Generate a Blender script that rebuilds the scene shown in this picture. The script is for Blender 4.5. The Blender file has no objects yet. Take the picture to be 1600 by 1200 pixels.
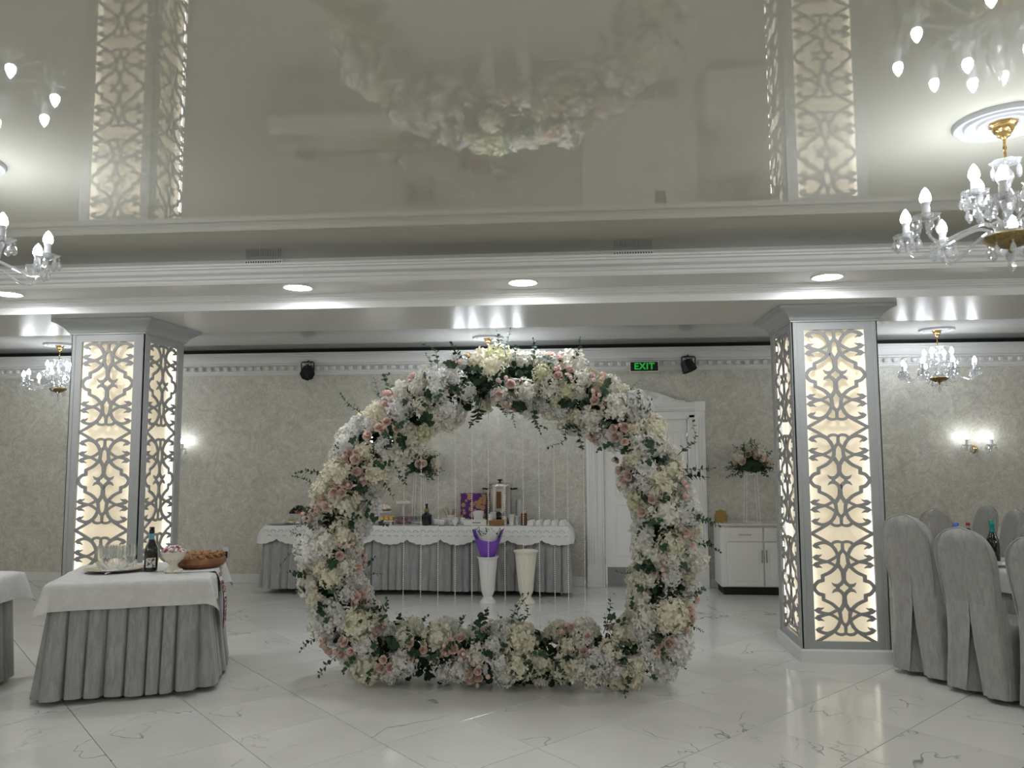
import bpy, math, random
from mathutils import Vector, Matrix, noise

PI = math.pi
rng = random.Random(11)
sc = bpy.context.scene
COL = sc.collection

# ------------------------------------------------------------------ camera, world, exposure
cam_d = bpy.data.cameras.new('camera')
cam_d.sensor_width = 36.0
cam_d.lens = 36.0 * 1190.0 / 1600.0
cam_d.clip_start = 0.05
cam = bpy.data.objects.new('camera', cam_d)
COL.objects.link(cam)
cam.matrix_world = (Matrix.Translation((0, 0, 1.6)) @ Matrix.Rotation(math.radians(4.66), 4, 'Z')
                    @ Matrix.Rotation(PI / 2 + math.atan(102.5 / 1190.0), 4, 'X')
                    @ Matrix.Rotation(math.radians(-0.26), 4, 'Z'))
sc.camera = cam
world = bpy.data.worlds.new('world')
sc.world = world
world.use_nodes = True
world.node_tree.nodes['Background'].inputs[0].default_value = (0.02, 0.02, 0.02, 1)
vs = sc.view_settings
vs.view_transform = 'Standard'
vs.look = 'None'
vs.gamma = 1.0
vs.use_curve_mapping = False
vs.exposure = 0.8
sc.cycles.use_denoising = True
sc.cycles.sample_clamp_indirect = 3.0
sc.cycles.sample_clamp_direct = 0.0
sc.cycles.caustics_reflective = False
sc.cycles.caustics_refractive = False
sc.cycles.max_bounces = 6
sc.cycles.diffuse_bounces = 4
sc.cycles.use_adaptive_sampling = True
sc.cycles.adaptive_threshold = 0.035
sc.cycles.glossy_bounces = 2
sc.cycles.transmission_bounces = 4
sc.cycles.transparent_max_bounces = 24

BULB = 44.0         # glow of the candle bulbs
HALL_FILL = 150.0        # bulbs of the unseen chandeliers added to light the hall
DOWNLIGHT = 80.0     # glow of the recessed ceiling lights
PANEL = 0.25        # glow of the backlit column panels
SCONCE = 27.0       # glow of the weaker wall sconce bulbs
LED = 6.0           # glow of the light strips at the panel edges


# ------------------------------------------------------------------ materials
def new_mat(name):
    m = bpy.data.materials.new(name)
    m.use_nodes = True
    nt = m.node_tree
    return m, nt, nt.nodes['Principled BSDF']


def mat(name, col, rough=0.5, metal=0.0, ior=1.45, sheen=0.0, bump=0.0, bscale=60.0, vary=0.0, vscale=8.0, coat=0.0,
        trans=0.0, sub=0.0):
    m, nt, p = new_mat(name)
    p.inputs['Base Color'].default_value = (*col, 1)
    p.inputs['Roughness'].default_value = rough
    p.inputs['Metallic'].default_value = metal
    p.inputs['IOR'].default_value = ior
    p.inputs['Coat Weight'].default_value = coat
    if sheen:
        p.inputs['Sheen Weight'].default_value = sheen
    if trans:
        p.inputs['Transmission Weight'].default_value = trans
    tc = nt.nodes.new('ShaderNodeTexCoord')
    if bump:
        n = nt.nodes.new('ShaderNodeTexNoise')
        n.inputs['Scale'].default_value = bscale
        n.inputs['Detail'].default_value = 4
        b = nt.nodes.new('ShaderNodeBump')
        b.inputs['Strength'].default_value = bump
        b.inputs['Distance'].default_value = 0.01
        nt.links.new(tc.outputs['Object'], n.inputs['Vector'])
        nt.links.new(n.outputs['Fac'], b.inputs['Height'])
        nt.links.new(b.outputs['Normal'], p.inputs['Normal'])
    if vary:
        n = nt.nodes.new('ShaderNodeTexNoise')
        n.inputs['Scale'].default_value = vscale
        n.inputs['Detail'].default_value = 5
        r = nt.nodes.new('ShaderNodeValToRGB')
        r.color_ramp.elements[0].position = 0.3
        r.color_ramp.elements[1].position = 0.7
        r.color_ramp.elements[0].color = (*[c * (1 - vary) for c in col], 1)
        r.color_ramp.elements[1].color = (*[min(1, c * (1 + vary)) for c in col], 1)
        nt.links.new(tc.outputs['Object'], n.inputs['Vector'])
        nt.links.new(n.outputs['Fac'], r.inputs['Fac'])
        nt.links.new(r.outputs['Color'], p.inputs['Base Color'])
    return m


def emit(name, col, strength):
    m = bpy.data.materials.new(name)
    m.use_nodes = True
    nt = m.node_tree
    nt.nodes.remove(nt.nodes['Principled BSDF'])
    e = nt.nodes.new('ShaderNodeEmission')
    e.inputs['Color'].default_value = (*col, 1)
    e.inputs['Strength'].default_value = strength
    nt.links.new(e.outputs[0], nt.nodes['Material Output'].inputs[0])
    return m


def clear(name, tint=(1, 1, 1), clearness=0.6, rough=0.03, ior=1.6):
    """clear glass: see-through body with a bright reflecting skin"""
    m, nt, p = new_mat(name)
    p.inputs['Base Color'].default_value = (*tint, 1)
    p.inputs['Roughness'].default_value = rough
    p.inputs['IOR'].default_value = ior
    p.inputs['Transmission Weight'].default_value = 1.0
    t = nt.nodes.new('ShaderNodeBsdfTransparent')
    t.inputs['Color'].default_value = (*tint, 1)
    x = nt.nodes.new('ShaderNodeMixShader')
    x.inputs['Fac'].default_value = 1 - clearness
    nt.links.new(t.outputs[0], x.inputs[1])
    nt.links.new(p.outputs[0], x.inputs[2])
    nt.links.new(x.outputs[0], nt.nodes['Material Output'].inputs[0])
    return m


def crystal_mat():
    m, nt, p = new_mat('crystal')
    p.inputs['Base Color'].default_value = (0.92, 0.94, 0.97, 1)
    p.inputs['Roughness'].default_value = 0.06
    p.inputs['IOR'].default_value = 1.8
    p.inputs['Transmission Weight'].default_value = 0.75
    t = nt.nodes.new('ShaderNodeBsdfTransparent')
    x = nt.nodes.new('ShaderNodeMixShader')
    x.inputs['Fac'].default_value = 0.55
    nt.links.new(t.outputs[0], x.inputs[1])
    nt.links.new(p.outputs[0], x.inputs[2])
    nt.links.new(x.outputs[0], nt.nodes['Material Output'].inputs[0])
    return m


def petal(name, col, vary=0.12, through=0.38, patch=0.10):
    m, nt, p = new_mat(name)
    N, L = nt.nodes.new, nt.links.new
    p.inputs['Roughness'].default_value = 0.65
    oi, tc = N('ShaderNodeObjectInfo'), N('ShaderNodeTexCoord')
    n = N('ShaderNodeTexNoise')
    n.inputs['Scale'].default_value = 38
    n.inputs['Detail'].default_value = 1
    L(tc.outputs['Object'], n.inputs['Vector'])
    mr = N('ShaderNodeMapRange')
    mr.inputs['To Min'].default_value = 1 - vary
    mr.inputs['To Max'].default_value = 1 + vary * .3
    L(oi.outputs['Random'], mr.inputs['Value'])
    m2 = N('ShaderNodeMapRange')
    m2.inputs['From Min'].default_value = 0.35
    m2.inputs['From Max'].default_value = 0.65
    m2.inputs['To Min'].default_value = 1 - patch
    m2.inputs['To Max'].default_value = 1 + patch * .4
    L(n.outputs['Fac'], m2.inputs['Value'])
    mu = N('ShaderNodeMath')
    mu.operation = 'MULTIPLY'
    L(mr.outputs[0], mu.inputs[0])
    L(m2.outputs[0], mu.inputs[1])
    h = N('ShaderNodeHueSaturation')
    L(mu.outputs[0], h.inputs['Value'])
    h.inputs['Color'].default_value = (*col, 1)
    L(h.outputs[0], p.inputs['Base Color'])
    t = N('ShaderNodeBsdfTranslucent')
    L(h.outputs[0], t.inputs['Color'])
    x = N('ShaderNodeMixShader')
    x.inputs['Fac'].default_value = through
    L(p.outputs[0], x.inputs[1])
    L(t.outputs[0], x.inputs[2])
    L(x.outputs[0], nt.nodes['Material Output'].inputs[0])
    return m


def marble():
    m, nt, p = new_mat('marble_tile')
    N, L = nt.nodes.new, nt.links.new
    tc, oi = N('ShaderNodeTexCoord'), N('ShaderNodeObjectInfo')
    off = N('ShaderNodeVectorMath'); off.operation = 'MULTIPLY_ADD'
    cmb = N('ShaderNodeCombineXYZ')
    L(oi.outputs['Random'], cmb.inputs[0]); L(oi.outputs['Random'], cmb.inputs[1]); L(oi.outputs['Random'], cmb.inputs[2])
    L(cmb.outputs[0], off.inputs[0]); off.inputs[1].default_value = (37, 53, 11)
    L(tc.outputs['Object'], off.inputs[2])
    warp = N('ShaderNodeTexNoise'); warp.inputs['Scale'].default_value = 1.25; warp.inputs['Detail'].default_value = 4
    warp.inputs['Roughness'].default_value = 0.5; warp.inputs['Distortion'].default_value = 0.6
    L(off.outputs[0], warp.inputs['Vector'])
    # thin vein: |noise-0.5|
    s = N('ShaderNodeMath'); s.operation = 'SUBTRACT'; s.inputs[1].default_value = 0.5
    a = N('ShaderNodeMath'); a.operation = 'ABSOLUTE'
    L(warp.outputs['Fac'], s.inputs[0]); L(s.outputs[0], a.inputs[0])
    r = N('ShaderNodeMapRange'); r.inputs['From Min'].default_value = 0.0; r.inputs['From Max'].default_value = 0.0055
    r.inputs['To Min'].default_value = 1; r.inputs['To Max'].default_value = 0
    L(a.outputs[0], r.inputs['Value'])
    mask = N('ShaderNodeTexNoise'); mask.inputs['Scale'].default_value = 1.9; mask.inputs['Detail'].default_value = 2
    mv = N('ShaderNodeVectorMath'); mv.operation = 'ADD'; mv.inputs[1].default_value = (5, 9, 2)
    L(off.outputs[0], mv.inputs[0]); L(mv.outputs[0], mask.inputs['Vector'])
    mr = N('ShaderNodeMapRange'); mr.inputs['From Min'].default_value = 0.46; mr.inputs['From Max'].default_value = 0.62
    L(mask.outputs['Fac'], mr.inputs['Value'])
    mul = N('ShaderNodeMath'); mul.operation = 'MULTIPLY'
    L(r.outputs[0], mul.inputs[0]); L(mr.outputs[0], mul.inputs[1])
    cloud = N('ShaderNodeTexNoise'); cloud.inputs['Scale'].default_value = 1.4; cloud.inputs['Detail'].default_value = 5
    L(mv.outputs[0], cloud.inputs['Vector'])
    base = N('ShaderNodeValToRGB')
    base.color_ramp.elements[0].position = 0.3; base.color_ramp.elements[0].color = (0.70, 0.70, 0.675, 1)
    base.color_ramp.elements[1].position = 0.6; base.color_ramp.elements[1].color = (0.79, 0.79, 0.765, 1)
    L(cloud.outputs['Fac'], base.inputs['Fac'])
    mx = N('ShaderNodeMix'); mx.data_type = 'RGBA'
    L(mul.outputs[0], mx.inputs['Factor']); L(base.outputs[0], mx.inputs['A'])
    mx.inputs['B'].default_value = (0.20, 0.20, 0.19, 1)
    L(mx.outputs['Result'], p.inputs['Base Color'])
    p.inputs['Roughness'].default_value = 0.13
    p.inputs['IOR'].default_value = 1.5
    return m


def wallpaper():
    m, nt, p = new_mat('pearl_wallpaper')
    N, L = nt.nodes.new, nt.links.new
    tc = N('ShaderNodeTexCoord')
    n1 = N('ShaderNodeTexNoise'); n1.inputs['Scale'].default_value = 5.0; n1.inputs['Detail'].default_value = 6
    n1.inputs['Distortion'].default_value = 2.2; n1.inputs['Roughness'].default_value = 0.6
    n2 = N('ShaderNodeTexNoise'); n2.inputs['Scale'].default_value = 17.0; n2.inputs['Detail'].default_value = 3
    n2.inputs['Distortion'].default_value = 3.5
    L(tc.outputs['Object'], n1.inputs['Vector']); L(tc.outputs['Object'], n2.inputs['Vector'])
    ad = N('ShaderNodeMath'); ad.operation = 'ADD'
    L(n1.outputs['Fac'], ad.inputs[0]); L(n2.outputs['Fac'], ad.inputs[1])
    r = N('ShaderNodeValToRGB')
    r.color_ramp.elements[0].position = 0.36; r.color_ramp.elements[0].color = (0.42, 0.41, 0.355, 1)
    r.color_ramp.elements[1].position = 0.66; r.color_ramp.elements[1].color = (0.68, 0.665, 0.59, 1)
    hf = N('ShaderNodeMath'); hf.operation = 'MULTIPLY'; hf.inputs[1].default_value = 0.5
    L(ad.outputs[0], hf.inputs[0]); L(hf.outputs[0], r.inputs['Fac'])
    L(r.outputs[0], p.inputs['Base Color'])
    p.inputs['Roughness'].default_value = 0.42
    p.inputs['IOR'].default_value = 1.5
    b = N('ShaderNodeBump'); b.inputs['Strength'].default_value = 0.25; b.inputs['Distance'].default_value = 0.01
    L(hf.outputs[0], b.inputs['Height']); L(b.outputs[0], p.inputs['Normal'])
    return m


def crushed(name, col, stretch=(30, 30, 3.5), amt=0.5, vary=0.16, rough=0.42, sheen=0.3):
    """crushed fabric with long vertical creases"""
    m, nt, p = new_mat(name)
    N, L = nt.nodes.new, nt.links.new
    tc = N('ShaderNodeTexCoord')
    mp = N('ShaderNodeMapping'); mp.inputs['Scale'].default_value = stretch
    L(tc.outputs['Object'], mp.inputs['Vector'])
    n = N('ShaderNodeTexNoise'); n.inputs['Scale'].default_value = 1.6; n.inputs['Detail'].default_value = 5
    n.inputs['Distortion'].default_value = 0.8
    L(mp.outputs[0], n.inputs['Vector'])
    r = N('ShaderNodeValToRGB')
    r.color_ramp.elements[0].position = 0.36; r.color_ramp.elements[1].position = 0.66
    r.color_ramp.elements[0].color = (*[c * (1 - vary) for c in col], 1)
    r.color_ramp.elements[1].color = (*[min(1, c * (1 + vary)) for c in col], 1)
    L(n.outputs['Fac'], r.inputs['Fac']); L(r.outputs[0], p.inputs['Base Color'])
    b = N('ShaderNodeBump'); b.inputs['Strength'].default_value = amt; b.inputs['Distance'].default_value = 0.006
    L(n.outputs['Fac'], b.inputs['Height']); L(b.outputs[0], p.inputs['Normal'])
    p.inputs['Roughness'].default_value = rough
    p.inputs['Sheen Weight'].default_value = sheen
    return m


def print_mat(name, base, ink, scale, thr=0.5, kind='noise'):
    m, nt, p = new_mat(name)
    N, L = nt.nodes.new, nt.links.new
    tc = N('ShaderNodeTexCoord')
    if kind == 'voronoi':
        t = N('ShaderNodeTexVoronoi'); out = t.outputs['Distance']
    elif kind == 'checker':
        t = N('ShaderNodeTexChecker'); out = t.outputs['Fac']
    else:
        t = N('ShaderNodeTexNoise'); out = t.outputs['Fac']
    t.inputs['Scale'].default_value = scale
    L(tc.outputs['Object'], t.inputs['Vector'])
    r = N('ShaderNodeValToRGB'); r.color_ramp.interpolation = 'CONSTANT'
    r.color_ramp.elements[0].color = (*ink, 1); r.color_ramp.elements[1].color = (*base, 1)
    r.color_ramp.elements[1].position = thr
    L(out, r.inputs['Fac']); L(r.outputs[0], p.inputs['Base Color'])
    p.inputs['Roughness'].default_value = 0.6
    return m


M = {
    'marble': marble(), 'wallpaper': wallpaper(),
    'grout': mat('grout', (0.16, 0.155, 0.15), 0.8),
    'ceiling': mat('gloss_stretch_ceiling', (0.56, 0.545, 0.47), 0.018, ior=1.9),
    'ceiling_far': mat('satin_stretch_ceiling', (0.52, 0.52, 0.50), 0.06, ior=1.6),
    'soffit': mat('satin_soffit', (0.64, 0.635, 0.60), 0.30, ior=1.5, bump=0.03, bscale=18),
    'white': mat('white_paint', (0.80, 0.80, 0.79), 0.35),
    'plaster': mat('white_plaster', (0.70, 0.70, 0.69), 0.45),
    'rosette': mat('dimmed_rosette_plaster', (0.42, 0.425, 0.43), 0.5),  # white plaster darkened in colour to hold back the glare of the bulbs
    'column': mat('column_paint', (0.36, 0.375, 0.375), 0.35),
    'lattice': mat('lattice_board', (0.30, 0.30, 0.295), 0.5),
    'panel': None,
    'dark': mat('painted_gap_shade', (0.015, 0.015, 0.016), 0.7),  # near-black colour stands for the shade inside the ceiling gap
    'black': mat('black_plastic', (0.008, 0.008, 0.009), 0.55),
    'gold': mat('brass', (0.62, 0.42, 0.16), 0.22, metal=1.0),
    'goldold': mat('aged_brass', (0.30, 0.22, 0.10), 0.35, metal=1.0, vary=0.3, vscale=60),
    'steel': mat('brushed_steel', (0.62, 0.61, 0.58), 0.22, metal=1.0),
    'chrome': mat('chrome', (0.75, 0.75, 0.75), 0.12, metal=1.0),
    'crystal': crystal_mat(),
    'glass': clear('drinking_glass', (0.97, 0.98, 0.98), 0.8, 0.02, 1.5),
    'bulb': emit('candle_bulb', (0.89, 0.945, 1.0), BULB),
    'hall_fill_bulb': emit('hall_candle_bulb', (1.0, 0.985, 0.945), HALL_FILL),
    'sconce_bulb': emit('sconce_bulb', (0.95, 0.97, 1.0), SCONCE),
    'sidewall': mat('white_hall_wall', (0.72, 0.71, 0.68), 0.6),
    'sleeve': mat('candle_sleeve', (0.75, 0.76, 0.78), 0.4),
    'downlight': emit('downlight_lens', (0.95, 0.97, 1.0), DOWNLIGHT),
    'led': emit('led_strip', (1.0, 0.97, 0.92), LED),
    'cloth': crushed('white_table_linen', (0.62, 0.62, 0.61), (9, 9, 9), 0.15, 0.05, 0.7, 0.1),
    'lace': mat('white_lace_cloth', (0.74, 0.74, 0.73), 0.7, bump=0.15, bscale=50),
    'cutwork': mat('cutwork_edge', (0.25, 0.25, 0.25), 0.8),
    'skirt': crushed('grey_velvet_skirt', (0.30, 0.30, 0.305), (26, 26, 3.2), 0.3, 0.16, 0.5, 0.35),
    'cover': crushed('chair_cover_fabric', (0.31, 0.305, 0.295), (30, 30, 7), 0.6, 0.13, 0.40, 0.3),
    'wood': mat('table_wood', (0.20, 0.12, 0.07), 0.5),
    'h_white': petal('hydrangea_white', (0.92, 0.90, 0.83)),
    'h_cool': petal('hydrangea_cool_white', (0.89, 0.885, 0.865)),
    'h_ivory': petal('hydrangea_ivory', (0.90, 0.87, 0.73)),
    'h_green': petal('hydrangea_green_white', (0.82, 0.83, 0.60)),
    'rose': petal('blush_rose', (0.90, 0.71, 0.64)),
    'rose_cream': petal('cream_rose', (0.84, 0.72, 0.52)),
    'leaf': petal('dark_leaf', (0.022, 0.060, 0.026), 0.3, 0.1),
    'leaf2': petal('eucalyptus_leaf', (0.050, 0.105, 0.055), 0.3, 0.15),
    'stem': mat('stem', (0.06, 0.09, 0.035), 0.6),
    'pearl': mat('pearl', (0.85, 0.84, 0.80), 0.2, coat=0.5),
    'porcelain': mat('porcelain', (0.78, 0.78, 0.77), 0.18),
    'cream_china': mat('cream_china', (0.70, 0.66, 0.56), 0.25),
    'vase': mat('white_vase', (0.76, 0.76, 0.74), 0.35),
    'vase_cream': mat('cream_vase', (0.74, 0.71, 0.60), 0.35),
    'purple': mat('purple_paper', (0.20, 0.07, 0.48), 0.45),
    'bottle': mat('dark_bottle_glass', (0.006, 0.008, 0.006), 0.06, coat=0.5),
    'cognac': mat('dark_liquor_bottle', (0.008, 0.010, 0.022), 0.08, coat=0.5),
    'teal': mat('teal_foil', (0.0, 0.23, 0.21), 0.35),
    'bluefoil': mat('blue_foil', (0.12, 0.30, 0.38), 0.4),
    'paperlabel': print_mat('bottle_label', (0.62, 0.60, 0.55), (0.05, 0.05, 0.05), 45, 0.42),
    'red': mat('red_cap', (0.30, 0.01, 0.02), 0.4),
    'blue': mat('blue_cap', (0.10, 0.16, 0.55), 0.4),
    'orange': mat('orange_fruit', (0.62, 0.26, 0.06), 0.45),
    'bread': mat('bread_crust', (0.20, 0.085, 0.032), 0.45, bump=0.4, bscale=40, vary=0.35, vscale=16),
    'bread2': mat('bread_braid', (0.34, 0.17, 0.065), 0.45, bump=0.3, bscale=50, vary=0.3, vscale=30),
    'candy': print_mat('wrapped_sweets', (0.75, 0.70, 0.70), (0.42, 0.06, 0.12), 26, 0.44),
    'towel': mat('towel_linen', (0.68, 0.67, 0.65), 0.8),
    'embroid': print_mat('red_embroidery', (0.66, 0.62, 0.60), (0.24, 0.02, 0.03), 70, 0.53, 'noise'),
    'giftbox': None,
    'paper': mat('white_paper', (0.74, 0.74, 0.72), 0.7),
    'papercup': print_mat('printed_paper_cup', (0.76, 0.75, 0.72), (0.35, 0.20, 0.15), 55, 0.36),
    'wicker': mat('wicker', (0.34, 0.21, 0.09), 0.6, bump=0.6, bscale=120, vary=0.3, vscale=90),
    'stick': mat('wooden_stick', (0.40, 0.22, 0.09), 0.6),
    'coffee': mat('coffee_jar', (0.14, 0.055, 0.02), 0.2),
    'cake_brown': mat('caramel', (0.28, 0.13, 0.05), 0.45),
    'meringue': mat('meringue', (0.80, 0.77, 0.70), 0.6),
    'pastry': mat('yellow_pastry', (0.62, 0.40, 0.12), 0.5, vary=0.3, vscale=50),
    'pink': mat('pink_sweets', (0.60, 0.16, 0.30), 0.5),
    'grape': mat('black_grape', (0.02, 0.014, 0.03), 0.25),
    'greengrape': mat('green_grape', (0.12, 0.15, 0.03), 0.3),
    'redfruit': mat('red_fruit', (0.40, 0.07, 0.03), 0.35),
    'kick': mat('kick_plate', (0.27, 0.27, 0.27), 0.35, metal=0.6),
    'counter': mat('sideboard_top', (0.60, 0.59, 0.57), 0.2, vary=0.08),
    'goldmesh': mat('gold_metalwork', (0.30, 0.21, 0.08), 0.35, metal=1.0, bump=0.8, bscale=90),
    'sign': mat('exit_sign_face', (0.006, 0.008, 0.007), 0.6),
    'exitgreen': emit('exit_letter_glow', (0.04, 0.75, 0.10), 0.26),
    'gauze': clear('organza', (0.95, 0.95, 0.94), 0.45, 0.6, 1.3),
}


def panel_mat():
    m, nt, p = new_mat('backlit_acrylic')
    p.inputs['Base Color'].default_value = (0.74, 0.68, 0.57, 1)
    p.inputs['Roughness'].default_value = 0.25
    p.inputs['Emission Color'].default_value = (1.0, 0.85, 0.58, 1)
    p.inputs['Emission Strength'].default_value = PANEL
    return m


M['panel'] = panel_mat()


def gift_mat():
    m, nt, p = new_mat('purple_gold_print')
    N, L = nt.nodes.new, nt.links.new
    tc = N('ShaderNodeTexCoord')
    v = N('ShaderNodeTexVoronoi'); v.inputs['Scale'].default_value = 17
    L(tc.outputs['Object'], v.inputs['Vector'])
    r = N('ShaderNodeValToRGB'); cr = r.color_ramp
    cr.elements[0].position = 0.0; cr.elements[0].color = (0.62, 0.36, 0.06, 1)
    cr.elements[1].position = 0.58; cr.elements[1].color = (0.075, 0.012, 0.16, 1)
    e = cr.elements.new(0.18); e.color = (0.50, 0.20, 0.10, 1)
    e = cr.elements.new(0.46); e.color = (0.45, 0.26, 0.10, 1)
    L(v.outputs['Distance'], r.inputs['Fac']); L(r.outputs[0], p.inputs['Base Color'])
    p.inputs['Roughness'].default_value = 0.35
    return m


M['giftbox'] = gift_mat()


# ------------------------------------------------------------------ mesh helpers
def TR(x=0, y=0, z=0):
    return Matrix.Translation((x, y, z))


def RZ(a):
    return Matrix.Rotation(a, 4, 'Z')


def RX(a):
    return Matrix.Rotation(a, 4, 'X')


def RY(a):
    return Matrix.Rotation(a, 4, 'Y')


def SC(x, y=None, z=None):
    return Matrix.Diagonal((x, x if y is None else y, x if z is None else z, 1))


def along(d, up=Vector((0, 0, 1))):
    """rotation that carries +Z onto d"""
    return Vector((0, 0, 1)).rotation_difference(Vector(d).normalized()).to_matrix().to_4x4()


def spline(P, n=8, closed=False):
    P = [Vector(p) for p in P]
    out = []
    m = len(P)
    for i in range(m if closed else m - 1):
        a = P[(i - 1) % m] if closed or i > 0 else P[0] * 2 - P[1]
        b, c = P[i], P[(i + 1) % m]
        d = P[(i + 2) % m] if closed or i + 2 < m else P[-1] * 2 - P[-2]
        for k in range(n):
            t = k / n
            out.append(0.5 * ((2 * b) + (c - a) * t + (2 * a - 5 * b + 4 * c - d) * t * t + (3 * b - a - 3 * c + d) * t ** 3))
    if not closed:
        out.append(P[-1].copy())
    return out


class MB:
    def __init__(self):
        self.v, self.f, self.m = [], [], []

    def add(self, V, F, mi=0, X=None):
        o = len(self.v)
        if X is not None:
            V = [X @ Vector(p) for p in V]
        self.v += [tuple(p) for p in V]
        self.f += [tuple(o + i for i in f) for f in F]
        self.m += [mi] * len(F)
        return self

    def box(self, c, s, bev=0.0, mi=0, X=None):
        cx, cy, cz = c
        hx, hy, hz = s[0] / 2, s[1] / 2, s[2] / 2
        if bev <= 0:
            V = [(cx + i * hx, cy + j * hy, cz + k * hz) for i in (-1, 1) for j in (-1, 1) for k in (-1, 1)]
            F = [(0, 1, 3, 2), (4, 6, 7, 5), (0, 4, 5, 1), (2, 3, 7, 6), (0, 2, 6, 4), (1, 5, 7, 3)]
            return self.add(V, F, mi, X)
        b = min(bev, hx * .49, hy * .49, hz * .49)
        V, idx = [], {}
        for i in (-1, 1):
            for j in (-1, 1):
                for k in (-1, 1):
                    for ax in range(3):
                        p = [i * (hx - b), j * (hy - b), k * (hz - b)]
                        p[ax] = (i, j, k)[ax] * (hx, hy, hz)[ax]
                        idx[(i, j, k, ax)] = len(V)
                        V.append((cx + p[0], cy + p[1], cz + p[2]))
        F = []
        for ax in range(3):
            o1, o2 = (ax + 1) % 3, (ax + 2) % 3
            for s_ in (-1, 1):
                q = []
                for a, b2 in ((-1, -1), (1, -1), (1, 1), (-1, 1)):
                    t = [0, 0, 0]; t[ax] = s_; t[o1] = a; t[o2] = b2
                    q.append(idx[(*t, ax)])
                F.append(tuple(q if s_ > 0 else q[::-1]))
            for a in (-1, 1):
                for b2 in (-1, 1):
                    t0 = [0, 0, 0]; t0[o1] = a; t0[o2] = b2
                    q = []
                    t0[ax] = -1; q.append(idx[(*t0, o1)]); q.append(idx[(*t0, o2)])
                    t0[ax] = 1; q.append(idx[(*t0, o2)]); q.append(idx[(*t0, o1)])
                    F.append(tuple(q if a * b2 < 0 else q[::-1]))
        for i in (-1, 1):
            for j in (-1, 1):
                for k in (-1, 1):
                    q = [idx[(i, j, k, a)] for a in range(3)]
                    F.append(tuple(q if i * j * k > 0 else q[::-1]))
        return self.add(V, F, mi, X)

    def lathe(self, prof, n=20, mi=0, X=None, flute=0.0, nfl=0, cap=True):
        V, F = [], []
        for (r, z) in prof:
            for k in range(n):
                a = 2 * PI * k / n
                rr = r * (1 + flute * math.cos(nfl * a)) if flute else r
                V.append((rr * math.cos(a), rr * math.sin(a), z))
        for i in range(len(prof) - 1):
            for k in range(n):
                k2 = (k + 1) % n
                F.append((i * n + k, i * n + k2, (i + 1) * n + k2, (i + 1) * n + k))
        if cap:
            if prof[0][0] > 1e-5:
                F.append(tuple(range(n))[::-1])
            if prof[-1][0] > 1e-5:
                F.append(tuple((len(prof) - 1) * n + k for k in range(n)))
        return self.add(V, F, mi, X)

    def tube(self, P, r, n=8, mi=0, X=None, closed=False, cap=True):
        P = [Vector(p) for p in P]
        m = len(P)
        rs = r if isinstance(r, (list, tuple)) else [r] * m
        V, F = [], []
        nrm = None
        for i in range(m):
            if closed:
                t = (P[(i + 1) % m] - P[i - 1])
            else:
                t = P[min(i + 1, m - 1)] - P[max(i - 1, 0)]
            t.normalize()
            if nrm is None:
                nrm = t.orthogonal().normalized()
            else:
                nrm = (nrm - t * nrm.dot(t))
                if nrm.length < 1e-6:
                    nrm = t.orthogonal()
                nrm.normalize()
            bn = t.cross(nrm)
            for k in range(n):
                a = 2 * PI * k / n
                V.append(P[i] + (nrm * math.cos(a) + bn * math.sin(a)) * rs[i])
        for i in range(m if closed else m - 1):
            j = (i + 1) % m
            for k in range(n):
                k2 = (k + 1) % n
                F.append((i * n + k, i * n + k2, j * n + k2, j * n + k))
        if cap and not closed:
            F.append(tuple(range(n))[::-1])
            F.append(tuple((m - 1) * n + k for k in range(n)))
        return self.add(V, F, mi, X)

    def ball(self, c, r, n=8, rings=5, mi=0, X=None, sq=1.0):
        prof = [(r * math.sin(PI * i / rings), -r * sq * math.cos(PI * i / rings)) for i in range(rings + 1)]
        prof[0] = (0.0005 * r, -r * sq); prof[-1] = (0.0005 * r, r * sq)
        T = TR(*c)
        return self.lathe(prof, n, mi, T if X is None else X @ T, cap=False)

    def prism_x(self, prof, x0, x1, mi=0, X=None):
        """(y, z) outline carried along X"""
        n = len(prof)
        V = [(x0, y, z) for y, z in prof] + [(x1, y, z) for y, z in prof]
        F = [(i, (i + 1) % n, n + (i + 1) % n, n + i) for i in range(n)]
        F += [tuple(range(n))[::-1], tuple(range(n, 2 * n))]
        return self.add(V, F, mi, X)

    def ring_rect(self, prof, x0, x1, y0, y1, mi=0, closed=False):
        """(offset, z) profile carried round a rectangle with mitred corners"""
        n = len(prof)
        V = []
        for sx, sy in ((0, 0), (1, 0), (1, 1), (0, 1)):
            for o, z in prof:
                V.append(((x1 + o) if sx else (x0 - o), (y1 + o) if sy else (y0 - o), z))
        F = []
        for c in range(4):
            d = (c + 1) % 4
            for i in range(n if closed else n - 1):
                i2 = (i + 1) % n
                F.append((c * n + i, d * n + i, d * n + i2, c * n + i2))
        return self.add(V, F, mi)

    def grid(self, fn, nu, nv, mi=0, X=None, wrap=False):
        V = [fn(i, j) for j in range(nv) for i in range(nu)]
        F = []
        for j in range(nv - 1):
            for i in range(nu if wrap else nu - 1):
                i2 = (i + 1) % nu
                F.append((j * nu + i, j * nu + i2, (j + 1) * nu + i2, (j + 1) * nu + i))
        return self.add(V, F, mi, X)

    def mesh(self, name, mats, smooth=True, angle=40):
        me = bpy.data.meshes.new(name)
        me.from_pydata(self.v, [], self.f)
        for m in mats if isinstance(mats, (list, tuple)) else [mats]:
            me.materials.append(M[m] if isinstance(m, str) else m)
        me.polygons.foreach_set('material_index', self.m)
        if smooth:
            me.polygons.foreach_set('use_smooth', [True] * len(self.f))
            me.set_sharp_from_angle(angle=math.radians(angle))
        me.update()
        return me

    def build(self, name, mats, parent=None, X=None, smooth=True, angle=40):
        return put(name, self.mesh(name, mats, smooth, angle), parent, X)


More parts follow.
